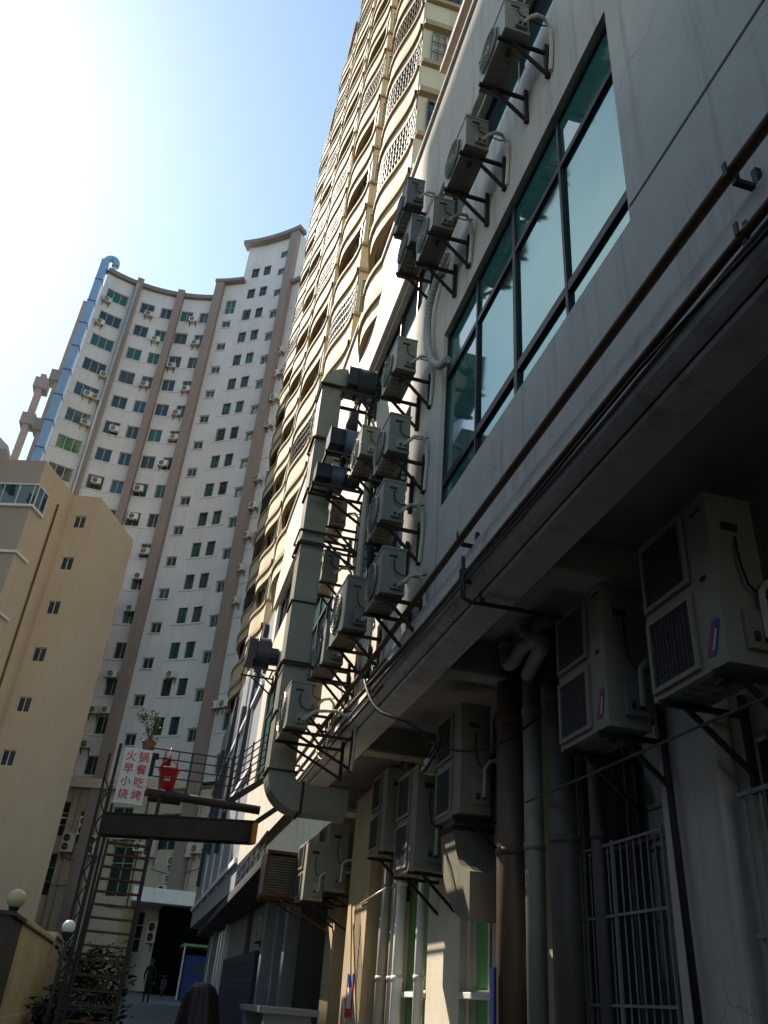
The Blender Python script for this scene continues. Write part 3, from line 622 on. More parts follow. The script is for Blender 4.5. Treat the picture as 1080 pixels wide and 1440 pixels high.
def blower(x, y, z, r, wd, label, m, n=1, throat=.26):
    root = thing('blower', label, 'blower fan', (x, y, z), 0, 'centrifugal blowers on brackets'); wx = XF - x
    v = MB(); N = 26
    pts = [(-wd / 2, r * (1 - .14 * k / N) * math.cos(2 * PI * k / N), r * (1 - .14 * k / N) * math.sin(2 * PI * k / N)) for k in range(N)]
    v.prism(pts, (wd, 0, 0)); v.build('volute', m, root, bevel=0.012)
    for xx in (-wd / 2, wd / 2):
        k = MB(); k.tube([(xx, r * 1.02 * (1 - .14 * i / N) * math.cos(2 * PI * i / N), r * 1.02 * (1 - .14 * i / N) * math.sin(2 * PI * i / N)) for i in range(N)], .014, 5, cap=False); k.build('rim', m_blower, root)
    o = MB(); o.box(-wd / 2 - throat, -r * .72, -r * .55, -wd / 2 - .004, r * .72, r * .62); o.box(-wd / 2 - throat - .02, -r * .8, -r * .62, -wd / 2 - throat, r * .8, r * .70); o.build('throat', m_blower, root)
    mo = MB(); mo.tube([(wd / 2 + .02, 0, -.03), (wd / 2 + .26, 0, -.03)], r * .5, 14); mo.tube([(wd / 2 + .26, 0, -.03), (wd / 2 + .31, 0, -.03)], r * .4, 14)
    for k in range(8): mo.bar((wd / 2 + .05, r * .52 * math.cos(k * PI / 4), -.03 + r * .52 * math.sin(k * PI / 4)), (wd / 2 + .24, r * .52 * math.cos(k * PI / 4), -.03 + r * .52 * math.sin(k * PI / 4)), .018)
    mo.build('motor', m_blower, root)
    zb = -r - .07
    for yy in (-r * .75, r * .75):
        br = MB(); br.bar((-wd / 2 - .34, yy, zb), (wx, yy, zb), .045); br.bar((wx - .03, yy, zb - .55), (wx - .03, yy, zb + .12), .045); br.bar((-wd / 2, yy + .002, zb - .03), (wx - .04, yy + .002, zb - .5), .04); br.build('bracket', m_steel, root)
    for xx in (-wd / 2 - .3, -.05, wx * .7): br = MB(); br.bar((xx, -r * .75 + .024, zb), (xx, r * .75 - .024, zb), .04); br.build('cross_bar', m_steel, root)
    for xx in (-wd / 3, wd / 3): k = MB(); k.box(xx - .05, -.09, zb + .023, xx + .05, .09, -r * .86); k.build('spring_mount', m_acgrey, root)
    return root
blower(2.36, 12.98, 12.38, .37, .34, 'uppermost black blower joined to the elbow on top of the square duct', m_blower, throat=.20)
blower(2.06, 12.25, 10.33, .30, .24, 'middle blower with a blue-grey housing and a short black stack', m_blower2)
blower(1.93, 12.5, 9.74, .24, .24, 'lowest and smallest of the three blowers beside the duct', m_blower2)
blower(2.12, 24.0, 10.5, .52, .40, 'distant black blower on the blue-grey building beyond the duct', m_blower)
q = MB(); q.tube([(2.06, 12.25, 10.62), (2.06, 12.25, 11.05)], .11, 12)
solo('exhaust_stack', q, m_black, 'short black pipe stack on top of the middle blower', 'pipe', (2.06, 12.25, 10.62), smooth=True)
q = MB(); q.tube([(2.42, 12.0, 10.1), (2.43, 12.05, 8.0), (2.44, 12.1, 6.9)], .06, 10)
solo('vent_pipe', q, m_pvc, 'pale vertical pipe on the wall beneath the middle blower', 'pipe', (2.43, 12.05, 6.9), smooth=True)

# ================================================================== MIDDLE TOWER with wavy balconies
tw = thing('balcony_tower', 'tall cream apartment tower with wavy sunlit balcony bands', 'tower', (3.2, 12.0, 15.0))
BT = tw.location
XT = 2.74; XR = 3.45; PITCH = 3.05; S0 = 15.1 + 0.05
TALL, LOW = 74.0, 61.6
bays = [(12.0, 15.9, TALL), (18.1, 22.3, TALL), (24.8, 30.1, TALL), (32.9, 37.6, LOW), (39.9, 45.0, LOW)]
def bulge(t): return 0.36 * math.sin(PI * t) ** 2
def balcony_mesh(wd):
    b = MB(); N = 14; H = 1.12
    pts = [(-0.03 - bulge(k / N), wd * k / N) for k in range(N + 1)]
    for (x, y), (x2, y2) in zip(pts[:-1], pts[1:]):
        b.quad((x2, y2, .09), (x, y, .09), (x, y, H - .06), (x2, y2, H - .06), 0)
        b.quad((x, y, .09), (x2, y2, .09), (0.05, y2, .09), (0.05, y, .09), 0)
        b.quad((x + .08, y, H - .06), (x2 + .08, y2, H - .06), (x2 + .08, y2, .1), (x + .08, y, .1), 0)
        for z0, z1, o in ((-.10, .10, .07), (H - .07, H + .06, .06)):
            a0, a1 = (x - o, y), (x2 - o, y2); i0, i1 = (x + .12, y), (x2 + .12, y2)
            b.quad((*a1, z0), (*a0, z0), (*a0, z1), (*a1, z1), 1); b.quad((*a0, z0), (*a1, z0), (*i1, z0), (*i0, z0), 1); b.quad((*a0, z1), (*i0, z1), (*i1, z1), (*a1, z1), 1); b.quad((*i0, z0), (*i1, z0), (*i1, z1), (*i0, z1), 1)
        b.quad((x + .1, y, -.06), (x2 + .1, y2, -.06), (0.05, y2, -.06), (0.05, y, -.06), 0)
        b.quad((x2, y2, -.58), (x, y, -.58), (x, y, -.1), (x2, y2, -.1), 0); b.quad((x, y, -.58), (x2, y2, -.58), (x2 + .14, y2, -.58), (x + .14, y, -.58), 1); b.quad((x + .14, y, -.58), (x2 + .14, y2, -.58), (x2 + .14, y2, -.06), (x + .14, y, -.06), 0)
    for (x, y), s in ((pts[0], -1), (pts[-1], 1)):
        b.box(x, y - .02, -.1, .05, y + .02, H, 0)
    return b.mesh('balcony', [m_cream, m_tan])
def cage_mesh(wd):
    b = MB(); N = 14; H = 1.12; zt = 2.5
    pts = [(-0.03 - bulge(k / N), wd * k / N) for k in range(N + 1)]
    for i in range(2 * N + 1):
        k = i / 2; k0 = int(min(k, N - 1)); f = k - k0; x = pts[k0][0] * (1 - f) + pts[k0 + 1][0] * f; y = wd * k / N
        b.bar((x, y, H), (x, y, zt), .022, .022)
    for z in (1.5, 1.85, 2.2, zt):
        for (x, y), (x2, y2) in zip(pts[:-1], pts[1:]): b.bar((x - .012, y, z), (x2 - .012, y2, z), .02, .022)
    return b
wallm = MB(); nf = 20
wallm.box(XR, 12.0, 15.0, 12, 31.2, TALL + .6); wallm.box(XR, 31.2, 13.0, 11.5, 45.0, LOW + .4)
wallm.build('core_wall', m_cream, tw, off=BT)
for bi, (a, b, top) in enumerate(bays):
    zb = 15.0 if bi < 3 else 12.5
    q = MB(); q.box(XT, a, zb, XR - .002, b, top); q.build('bay_wall', m_cream, tw, off=BT)
    bm_ = balcony_mesh(b - a); cms = [cage_mesh(b - a).mesh('security_cage', m) for m in (m_dark, m_rusty, m_acgrey)]
    gl = MB(); gl.box(-.03, .35, 1.0, -.008, b - a - .35, 2.72)
    gls = [gl.mesh('balcony_window', m) for m in (m_darkgl, m_gl2, m_recess, m_darkgl)]
    fr = MB()
    for z in (.97, 2.69): fr.box(-.055, .3, z, -.02, b - a - .3, z + .06)
    for k in range(5): y = .35 + (b - a - .7) * k / 4; fr.box(-.05, y - .03, 1.0, -.031, y + .03, 2.72)
    frm = fr.mesh('window_frame', m_alu)
    cap = MB(); cap.box(XT - .22, a - .05, top, XR, b + .05, top + .18); cap.build('roof_cap', m_tan, tw, off=BT)
    k = 0
    while S0 + PITCH * k + 2.9 < top + .3:
        z = S0 + PITCH * k
        if z >= zb - .2:
            place('balcony', bm_, tw, (XT - BT.x, a - BT.y, z - BT.z))
            wv = place('window', frm, tw, (XT - BT.x, a - BT.y, z - BT.z)); place('pane', R_.choice(gls), wv)
            if R_.random() < (.55 if bi < 3 else .35): place('security_cage', R_.choice(cms), tw, (XT - BT.x, a - BT.y, z - BT.z))
            # narrow window on the return that faces the camera
            if bi > 0:
                rr = R_.random(); gm = m_greengl if rr < .22 else (m_gl2 if rr < .5 else m_darkgl)
                add_window(tw, (XT + XR) / 2 - .02, a - .02, z + 1.2, 0, -1, 0.50, 1.45, 1, 2, .035, m_alu, gm, -.03)
                q = MB(); q.box(-.26, -.09, -.12, .30, .0, .0)
                if 'rs' not in AC: AC['rs'] = q.mesh('window_sill', m_tan)
                place('window_sill', AC['rs'], tw, (XT + .22 - BT.x, a - .001 - BT.y, z + 1.2 - BT.z))
                if 'rs2' not in AC: q = MB(); q.box(-.26, -.07, -.07, .30, .0, .07); AC['rs2'] = q.mesh('floor_band', m_tan)
                place('floor_band', AC['rs2'], tw, (XT + .22 - BT.x, a - .001 - BT.y, z - BT.z))
        k += 1
# near end face
k = 0
while S0 + PITCH * k + 3 < TALL:
    z = S0 + PITCH * k
    if 'nb' not in AC:
        q = MB(); q.box(0, -.16, -.10, 9, -.0, .12); AC['nb'] = q.mesh('floor_band', m_tan); q = MB(); q.box(0, -.12, -.16, 9, 0, 0); AC['nb2'] = q.mesh('sill_band', m_tan)
    place('floor_band', AC['nb'], tw, (XT - BT.x, 12.0 - .002 - BT.y, z - BT.z)); place('sill_band', AC['nb2'], tw, (XT + .02 - BT.x, 12.0 - .003 - BT.y, z + 1.4 - BT.z))
    for x in (3.62, 6.2, 8.6): add_window(tw, x, 12.0 - .004, z + 1.42, 0, -1, 1.25, 1.35, 3, 2, .05, m_dark if k % 2 else m_alu, m_darkgl if k % 2 else m_recess, -.05, bars=True)
    k += 1

# ================================================================== BLUE-GREY BUILDING beyond the podium
bb = thing('clad_building', 'blue-grey clad block with dark slanting fins below the wavy tower', 'building', (2.6, 36, 0))
q = MB(); q.box(2.62, 27.05, 4.3, 9, 46, 13.6); q.build('wall', m_bluewall, bb, off=bb.location)
for i, (y, z0, z1, s) in enumerate(((28.6, 8.0, 13.4, 2.6), (33.0, 6.4, 11.6, 2.2), (37.6, 7.0, 13.4, 2.4), (42.0, 6.0, 12.0, 1.8))):
    q = MB(); q.prism([(2.45, y, z1), (2.45, y + .55, z1), (2.45, y + .55 + s, z0), (2.45, y + .25 + s, z0)], (.168, 0, 0)); q.build('fin', m_slate, bb, off=bb.location)
for z in (5.0, 7.8, 10.6): q = MB(); q.box(2.5, 27.06, z, 2.618, 45.9, z + .16); q.build('band', m_tower, bb, off=bb.location)
q = MB()
for y in (29.7, 33.3, 36.8, 40.6): q.box(2.55, y, 4.9, 2.617, y + .12, 13.5)
q.build('trim', m_alu, bb, off=bb.location)

# ================================================================== SHOPS below, beyond the slab
sh = thing('shop_block', 'low dark shop block with a deep canopy past the end of the arcade', 'building', (3.9, 26, 0))
OS = sh.location
q = MB(); q.box(3.95, 24.02, 0, 8, 46, 4.2); q.build('wall', m_shop, sh, off=OS)
q = MB(); q.prism([(2.38, 19.2, 4.0), (3.0, 46.0, 4.0), (4.09, 46.0, 4.0), (4.09, 19.2, 4.0)], (0, 0, .22)); q.build('canopy', m_darkconc, sh, off=OS)
for i in range(15): f = i / 14; q = MB(); q.bar((2.41 + .55 * f, 19.3 + 18.6 * f, 4.22), (2.41 + .55 * f, 19.3 + 18.6 * f, 4.72), .028); q.build('post', m_steel, sh, off=OS)
for z in (4.45, 4.72): q = MB(); q.bar((2.41, 19.3, z), (2.96, 37.9, z), .03); q.build('rail', m_steel, sh, off=OS)
q = MB(); q.box(3.50, 27.0, .4, 3.60, 36.0, 2.75); q.build('roller_shutter', m_navy, sh, off=OS)
for i in range(12): q = MB(); q.box(3.485, 27.02, .55 + i * .175, 3.499, 35.98, .565 + i * .175); q.build('shutter_slat', m_navy, sh, off=OS)
q = MB(); q.box(3.62, 24.2, .3, 3.94, 45.9, 3.99); q.build('shop_front', m_shop, sh, off=OS)
q = MB(); q.box(3.60, 29.6, 2.8, 3.615, 30.8, 3.95); q.build('shop_window', m_black, sh, off=OS)
for (x, y, m) in ((3.3, 20.6, m_conc), (3.35, 24.6, m_conc), (3.45, 36.3, m_alu), (3.4, 41, m_conc)): q = MB(); q.box(x, y, 0, x + .3, y + .35, 3.99); q.build('column', m, sh, off=OS, bevel=.01)
for i in range(7): q = MB(); y = 36.8 + i * 1.1; q.tube([(3.56, y, .6), (3.6, y, 3.9)], .06, 8); q.build('shutter_post', m_alu, sh, off=OS)
q = MB(); q.box(4.04, 18.6, .1, 4.09, 23.8, 3.7); q.build('doorway', m_black, sh, off=OS)
# concrete counter by the wall
ct = thing('counter', 'grey stone topped counter standing by the shop front', 'counter', (2.3, 16.2, 0))
q = MB(); q.box(2.25, 15.6, 1.34, 3.2, 18.6, 1.44); q.build('top', m_conc, ct, off=ct.location, bevel=.01)
for (a, b) in ((15.75, 15.9), (18.3, 18.45)): q = MB(); q.box(2.32, a, .2, 3.1, b, 1.338); q.build('leg', m_conc, ct, off=ct.location)
q = MB(); q.box(2.4, 15.91, .25, 3.05, 18.29, 1.0); q.build('panel', m_dark, ct, off=ct.location)
# small cooler on that wall, fire hydrant
ac_at('small outdoor unit on the shop wall below the louvred cooler', 3.55, 24.9, 2.9, .8, .6, .28, gap=.1, group='small units far down the alley')
fh = thing('fire_hydrant', 'red fire hydrant standing on the pavement by the shops', 'hydrant', (2.08, 21.5, gz(21.5)))
q = MB(); q.lathe((0, 0, 0), [(.0, 0), (.17, 0), (.17, .06), (.10, .08), (.10, .62), (.14, .64), (.14, .70), (.11, .72), (.09, .80), (.04, .86), (0, .87)], 14); q.build('barrel', m_red, fh, smooth=True)
for a in (0, PI / 2, PI): q = MB(); q.tube([(0, 0, .5), (.2 * math.cos(a), -.2 * math.sin(a), .5)], .055, 10); q.build('nozzle', m_red, fh, smooth=True)

# ================================================================== LEFT CURVED TOWER
def arc(u):
    Y = 66 * (1 - .00065 * (u + 9) ** 2); X = u / 60 * Y
    e = .01; Y2 = 66 * (1 - .00065 * (u + e + 9) ** 2); X2 = (u + e) / 60 * Y2
    t = Vector((X2 - X, Y2 - Y)).normalized(); return (X, Y, t.y, -t.x)
lt = thing('curved_tower', 'tall pale curved apartment tower with mauve pilasters at the end of the alley', 'tower', (-6, 66, 1.4))
BL = lt.location
ZT = 60.95; PF = 2.99; NF = 20
cols = [('wide', -13.8, -11.82, 1.42, 0, 3), ('second', -10.62, -9.37, 1.36, 0, 2), ('third', -8.78, -7.80, 1.36, 0, 2), ('fourth', -7.00, -5.94, 1.36, 0, 2), ('fifth', -5.33, -4.45, 1.36, 0, 2),
        ('stair', -3.22, -2.48, .95, -1.25, 2), ('pair_left', -1.52, -.85, 1.36, 0, 2), ('pair_right', -.44, .21, 1.36, 0, 2), ('niche', .92, 1.56, .95, -1.0, 2), ('right', 3.15, 4.25, 1.36, 0, 2), ('far_right', 4.7, 5.6, 1.36, 0, 2)]
ops = []; winlist = []
for cn, a, b, h, dz, n in cols:
    for k in range(NF):
        zt = ZT - PF * k + dz
        if zt - h < 14.6: continue
        if cn == 'wide' and k > 13: continue
        ops.append((a, b, zt - h, zt)); winlist.append((a, b, zt - h, h, n, cn, k))
    if cn in ('pair_left', 'pair_right'):
        for k in (1, 2): zt = ZT + PF * k; ops.append((a, b, zt - h, zt)); winlist.append((a, b, zt - h, h, n, cn, -k))
    if cn == 'niche':
        for k in (1, 2, 2.85): zt = ZT + PF * k + dz; ops.append((a, b, zt - h, zt)); winlist.append((a, b, zt - h, h, n, cn, -k))
    if cn == 'stair': ops.append((a - .05, b + .1, ZT - .2, ZT + 1.7)); winlist.append((a - .05, b + .1, ZT - .2, 1.9, n, cn, -1))
secs = [(-14.25, -4.0, 63.0), (-4.0, -2.2, 65.1), (-2.2, 2.55, 70.4), (2.55, 7.0, 63.0)]
ring_z = 14.2
wm = MB()
for a, b, z1 in secs: facade(wm, arc, a, b, ring_z, z1, [o for o in ops if a <= o[0] and o[1] <= b and o[3] < z1], .22, .35)
# side and back closing faces (solid depth)
def back(u, d=13): x, y, nx, ny = arc(u); return (x - nx * 0, y + d)
for (u, z0, z1) in ((-14.25, ring_z, 63), (-4.0, 63, 65.1), (-2.2, 65.1, 70.4), (2.55, 63, 70.4)):
    x, y, _, _ = arc(u)
    wm.quad((x, y, z0), (x, y, z1), (x, y + 12, z1), (x, y + 12, z0)) if u < 2 else wm.quad((x, y, z0), (x + 6, y + 7, z0), (x + 6, y + 7, z1), (x, y, z1))
for a, b, z1 in secs:
    us = [a + (b - a) * i / 16 for i in range(17)]
    for p, q_ in zip(us[:-1], us[1:]):
        A, B_ = arc(p), arc(q_); wm.quad((A[0], A[1], z1), (B_[0], B_[1], z1), (B_[0], B_[1] + 12, z1), (A[0], A[1] + 12, z1))
        wm.quad((A[0], A[1] + 12, 0), (A[0], A[1] + 12, z1), (B_[0], B_[1] + 12, z1), (B_[0], B_[1] + 12, 0))
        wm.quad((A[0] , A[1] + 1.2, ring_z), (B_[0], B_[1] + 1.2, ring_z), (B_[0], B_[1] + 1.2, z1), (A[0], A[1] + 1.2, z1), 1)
wm.build('wall', [m_tower, m_dark], lt, off=BL)
for (a, b, z, h, n, cn, k) in winlist:
    A, B_ = arc(a), arc(b); x, y = (A[0] + B_[0]) / 2, (A[1] + B_[1]) / 2; wd = math.hypot(B_[0] - A[0], B_[1] - A[1])
    tx, ty = (B_[0] - A[0]) / wd, (B_[1] - A[1]) / wd
    wd = round(wd * 50) / 50 - .02
    r = R_.random(); gm = m_darkgl if r < .5 else (m_gl3 if r < .75 else m_gl2)
    if cn in ('right', 'far_right') and r < .5: gm = m_gl2
    add_window(lt, x, y, z, ty, -tx, wd, h, n, 1 if h < 1.5 else 2, .045, m_alu if cn not in ('pair_left', 'pair_right') else m_dark, gm, .14, bars=(R_.random() < .07 and cn not in ('wide', 'stair', 'niche')))
def arc_box(mb, u0, u1, z0, z1, pr, n=4, dep=.0, mi=0):
    us = [u0 + (u1 - u0) * i / n for i in range(n + 1)]
    for p, q_ in zip(us[:-1], us[1:]):
        A, B_ = arc(p), arc(q_); o0 = (A[0] + A[2] * pr, A[1] + A[3] * pr); o1 = (B_[0] + B_[2] * pr, B_[1] + B_[3] * pr); i0 = (A[0] - A[2] * dep, A[1] - A[3] * dep); i1 = (B_[0] - B_[2] * dep, B_[1] - B_[3] * dep)
        mb.quad((*o0, z0), (*o1, z0), (*o1, z1), (*o0, z1), mi); mb.quad((*o0, z0), (*i0, z0), (*i1, z0), (*o1, z0), mi); mb.quad((*o0, z1), (*o1, z1), (*i1, z1), (*i0, z1), mi)
        if p == us[0]: mb.quad((*o0, z0), (*o0, z1), (*i0, z1), (*i0, z0), mi)
        if q_ == us[-1]: mb.quad((*o1, z0), (*i1, z0), (*i1, z1), (*o1, z1), mi)
for a, b, z1 in ((-11.58, -10.95, 63.5), (-7.68, -7.06, 63.4), (-4.40, -3.66, 65.3), (1.86, 2.58, 70.5)):
    q = MB(); arc_box(q, a, b, 1.2, z1, .55, 2); q.build('pilaster', m_pil, lt, off=BL)
for ca in ((-14.3, -4.4, 62.7, 63.2, .35, 20, .3), (-4.5, -1.9, 64.9, 65.3, .6, 6, .3), (-2.6, 2.8, 70.3, 70.8, .7, 12, .4), (2.6, 7, 62.7, 63.15, .35, 8, .3)):
    q = MB(); arc_box(q, *ca); q.build('cornice', m_cornice, lt, off=BL)
q = MB()
for k in range(17):
    z = ZT - PF * k
    arc_box(q, -3.3, -2.4, z - 2.2, z - 2.2 + .08, .10, 2); arc_box(q, -3.3, -2.4, z - 1.2 , z - 1.2 + .06, .06, 2); arc_box(q, .86, 1.62, z - .95, z - .88, .10, 2)
    for a, b in ((-14.2, -11.6), (-10.9, -7.7), (-7.0, -4.45), (-1.8, .5), (2.6, 6.5)): arc_box(q, a, b, z - 1.36 - .16, z - 1.36 - .05, .05, 6)
q.build('sill_band', m_tower, lt, off=BL)
dp = MB(); x, y, nx, ny = arc(-10.78); dp.tube([(x - .55, y - .75, 8), (x - .55, y - .75, 62.5)], .13, 8); dp.build('drain_pipe', m_alu, lt, smooth=True, off=BL)
# blue duct with a curled top at the left end
xb, yb, _, _ = arc(-14.45); xb -= .3
bd = thing('blue_duct', 'bright blue square exhaust duct climbing the left edge of the curved tower', 'duct', (xb, yb, 20))
for i in range(16):
    z = 17.5 + i * 2.9; q = MB(); q.box(xb - .34, yb - .55, z + .03, xb + .34, yb + .3, z + 2.87); q.build('duct_section', m_bluepipe, bd, off=bd.location)
    q = MB(); q.box(xb - .38, yb - .6, z - .03, xb + .38, yb + .35, z + .03); q.build('flange', m_dark, bd, off=bd.location)
q = MB(); q.tube([(xb + .5 - .5 * math.cos(t), yb - .1, 63.9 + .55 * math.sin(t)) for t in [PI * k / 10 for k in range(11)]] + [(xb + 1.0, yb - .1, 63.5)], .36, 14); q.build('curl', m_bluepipe, bd, smooth=True, off=bd.location)
# left end elevation: ribs and little balconies, sunlit
le = MB()
for (x, y, w_, zt) in ((-17.6, 70, .45, 63), (-18.75, 74, .35, 61), (-20.0, 74, .55, 55.5)): le.box(x - w_, y, 8, x, y + .8, zt)
le.build('end_rib', m_pil, lt, off=BL)
q = MB(); q.box(-16.6, 67.2, 8, -15.9, 78, 62.9); q.build('end_wall', m_tower, lt, off=BL)
for k, (x, y, z) in enumerate(((-18.6, 70.1, 52.0), (-20.9, 74.1, 53.6), (-20.9, 74.1, 49.0), (-18.5, 70.1, 46.0))):
    if True: q = MB(); q.box(x, y - .3, z, x + 1.3, y + 1.2, z + 1.3); q.build('end_balcony', m_cornice, lt, off=BL)
# lower storeys of the tower
lo = MB()
lops = []
lw = [(-9.9, -8.7, 3.2, 6.2), (-6.8, -5.5, 6.6, 9.3), (-2.3, -.9, 6.8, 10.0), (-.5, .5, 3.6, 6.0), (.3, 1.6, 9.8, 12.2), (-4.9, -4.4, 10, 12.2), (3.3, 4.4, 9.6, 12), (-6.9, -5.6, 10.4, 12.8), (-2.9, -1.6, 10.6, 12.6)]
facade(lo, arc, -14.25, 7.0, .6, ring_z - .5, lw, .25, .5); lo.build('lower_wall', m_pier, lt, off=BL)
for i, (a, b, z0, z1) in enumerate(lw):
    A, B_ = arc(a), arc(b); x, y = (A[0] + B_[0]) / 2, (A[1] + B_[1]) / 2; wd = math.hypot(B_[0] - A[0], B_[1] - A[1]); tx, ty = (B_[0] - A[0]) / wd, (B_[1] - A[1]) / wd
    add_window(lt, x, y, z0, ty, -tx, round(wd, 1) - .02, z1 - z0, 2, 3, .06, m_green if i < 2 else m_alu, m_darkgl, .15)
q = MB()
us = [-14.25 + 21.25 * i / 16 for i in range(17)]
for p, q_ in zip(us[:-1], us[1:]):
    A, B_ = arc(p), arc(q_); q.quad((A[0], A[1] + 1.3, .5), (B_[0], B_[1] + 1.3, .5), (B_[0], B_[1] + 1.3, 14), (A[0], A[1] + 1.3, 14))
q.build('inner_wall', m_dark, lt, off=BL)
q = MB(); arc_box(q, -14.3, 1.9, ring_z - .5, ring_z + .15, .7, 20, .3); q.build('ledge', m_pier, lt, off=BL)
q = MB(); q.box(-.5, 56.2, 6.1, 4.6, 61.5, 6.9); q.build('entrance_canopy', m_white, lt, off=BL, bevel=.02)
q = MB(); q.box(1.4, 57.6, 1.2, 6.5, 61.8, 6.09); q.build('entrance_shade_box', mat('entrance_shade_black', (.004, .004, .004), .95, spec=0.0), lt, off=BL)  # solid box, coloured black to paint in the shade of an open entrance
q = MB(); q.box(-.9, 60.4, 1.2, -.2, 61.4, 6.1); q.build('column', m_orange, lt, off=BL)

for u, z1 in ((-5.5, 13.5), (-5.1, 13.5), (-3.0, 12), (-.7, 13), (.0, 9.5), (1.75, 13.4), (2.8, 13)):
    x, y, nx, ny = arc(u); q = MB(); q.tube([(x + nx * .12, y + ny * .12, 1.3), (x + nx * .12, y + ny * .12, z1)], .07, 6); q.build('service_pipe', R_.choice([m_pvc, m_alu, m_pvcdark]), lt, smooth=True, off=BL)
for a, b, z in ((-6.5, -3.8, 7.6), (-2.8, 1.7, 6.4), (-5.4, -2.9, 9.2), (.4, 3.5, 8.6)):
    q = MB(); P_ = []
    for k in range(9): x, y, nx, ny = arc(a + (b - a) * k / 8); P_.append((x + nx * .2, y + ny * .2, z - .35 * math.sin(PI * k / 8)))
    q.tube(P_, .025, 5); q.build('slack_cable', m_black, lt, off=BL)
# AC units on the curved tower --------------------------------------------------
small = thing('air_conditioner', 'x', 'air conditioner', (0, 0, 0), 0, 'small white air conditioners on the curved tower')
c = MB(); c.box(-.42, -.34, 0, .42, 0, .56); c.build('casing', m_white, small)
g_ = MB(); g_.disc((-.1, -.346, .28), (0, -1, 0), .235, 16, 0); ring(g_, (-.1, -.352, .28), .235, .018, 16, mi=1); ring(g_, (-.1, -.352, .28), .12, .01, 12, mi=1); g_.bar((-.33, -.356, .28), (.13, -.356, .28), .012, .012, 1); g_.bar((-.1, -.356, .05), (-.1, -.356, .51), .012, .012, 1)
g_.build('fan_grille', [m_acdark, m_white], small)
for x in (-.3, .3): b = MB(); b.bar((x, -.38, -.03), (x, .12, -.03), .04); b.bar((x, .1, -.45), (x, .1, 0), .04); b.bar((x, -.3, -.05), (x, .1, -.4), .03); b.build('bracket', m_rusty, small)
twin = thing('air_conditioner', 'x', 'air conditioner', (0, 0, 0), 0, 'twin fan units at the foot of the curved tower')
c = MB(); c.box(-.46, -.36, 0, .46, 0, 1.25); c.build('casing', m_white, twin)
for z in (.34, .92): g_ = MB(); g_.disc((-.12, -.366, z), (0, -1, 0), .26, 16, 0); ring(g_, (-.12, -.372, z), .26, .02, 16, mi=1); g_.bar((-.38, -.374, z), (.14, -.374, z), .012, .012, 1); g_.build('fan_grille', [m_acdark, m_white], twin)
b = MB()
for x in (-.3, .3): b.bar((x, -.4, -.03), (x, .12, -.03), .05); b.bar((x, .1, -.5), (x, .1, 0), .05)
b.build('bracket', m_rusty, twin)
ords = ['top', 'second', 'third', 'fourth', 'fifth', 'sixth', 'seventh', 'eighth', 'ninth', 'tenth', 'eleventh', 'twelfth', 'thirteenth', 'fourteenth', 'fifteenth', 'sixteenth', 'seventeenth', 'eighteenth', 'nineteenth']
cname = lambda u: ('wide windows by the blue duct' if u < -11.5 else 'windows just right of the white drain pipe' if u < -9.1 else 'windows left of the second pilaster' if u < -7.4 else 'windows right of the second pilaster' if u < -5.5 else 'windows left of the third pilaster' if u < -3.6 else 'paired narrow windows' if u < 1.8 else 'windows beyond the rightmost pilaster')
ACL = [(-13.63, 59.22), (-13.61, 56.28), (-11.84, 50.56), (-12.63, 47.87), (-11.95, 47.82), (-12.1, 44.83), (-9.75, 45.09), (-9.71, 59.42), (-8.51, 56.45), (-5.72, 59.69), (-5.01, 56.59), (-6.57, 53.5), (-8.37, 50.76), (-4.84, 50.75), (-5.08, 47.85), (-4.81, 45.04), (-5.17, 42.13), (-9.93, 39.33), (-6.55, 39.27), (2.75, 53.69), (2.76, 50.87), (3.43, 50.79), (2.99, 47.96), (2.9, 45.01), (2.81, 39.31), (-6.4, 36.42), (-4.83, 33.14), (-4.82, 30.81), (-4.83, 27.89), (-4.99, 22.32), (-4.77, 19.49), (-5.6, 19.43), (-5.54, 16.84), (-0.88, 22.33), (2.87, 36.54), (2.78, 33.76), (2.7, 30.77), (2.72, 27.91), (2.58, 19.6), (3.3, 19.61)]
used_l = {}
for i, (u, z) in enumerate(ACL):
    x, y, nx, ny = arc(u); k = max(0, int(round((ZT - 1.4 - z) / PF)))
    lab = 'small air conditioner under the %s row of %s' % (ords[min(k, 18)], cname(u))
    if lab in used_l: lab = 'right one of two under the %s row of %s' % (ords[min(k, 18)], cname(u))
    used_l[lab] = 1
    loc = (x + nx * .12, y + ny * .12, z - .28); rz = math.atan2(nx, -ny)
    if i == 0: small.location = loc; small.rotation_euler = (0, 0, rz); small['label'] = lab
    else: copy_tree(small, loc, rz, lab)
LOWAC = [(-5.06, 10.0, 1, 'twin unit left of the lattice column under the tower ledge'), (-4.27, 11.15, 1, 'twin unit just below the ledge beside the rusty stair'), (-3.46, 9.92, 1, 'twin unit tucked behind the stair lattice'), (-2.02, 10.65, 0, 'small unit behind the upper stair treads on the left'), (-1.31, 10.67, 0, 'small unit behind the upper stair treads in the middle'), (-0.53, 9.94, 0, 'small unit behind the upper stair treads on the right'), (0.15, 9.91, 1, 'twin unit below the bridge girder right of the stair'), (2.56, 9.89, 1, 'twin unit below the girder beside the brown pilaster'), (3.18, 9.78, 0, 'small unit right of the twin unit below the girder'), (1.81, 9.05, 0, 'small greenish unit in mid wall above the entrance canopy'), (1.8, 7.96, 0, 'small dark unit under the greenish one'), (1.54, 6.97, 1, 'white twin unit standing over the entrance canopy'), (2.44, 6.72, 0, 'left box of the two small units on the entrance canopy'), (3.02, 6.73, 0, 'right box of the two small units on the entrance canopy'), (1.45, 4.79, 1, 'twin unit hung below the entrance canopy by the column')]
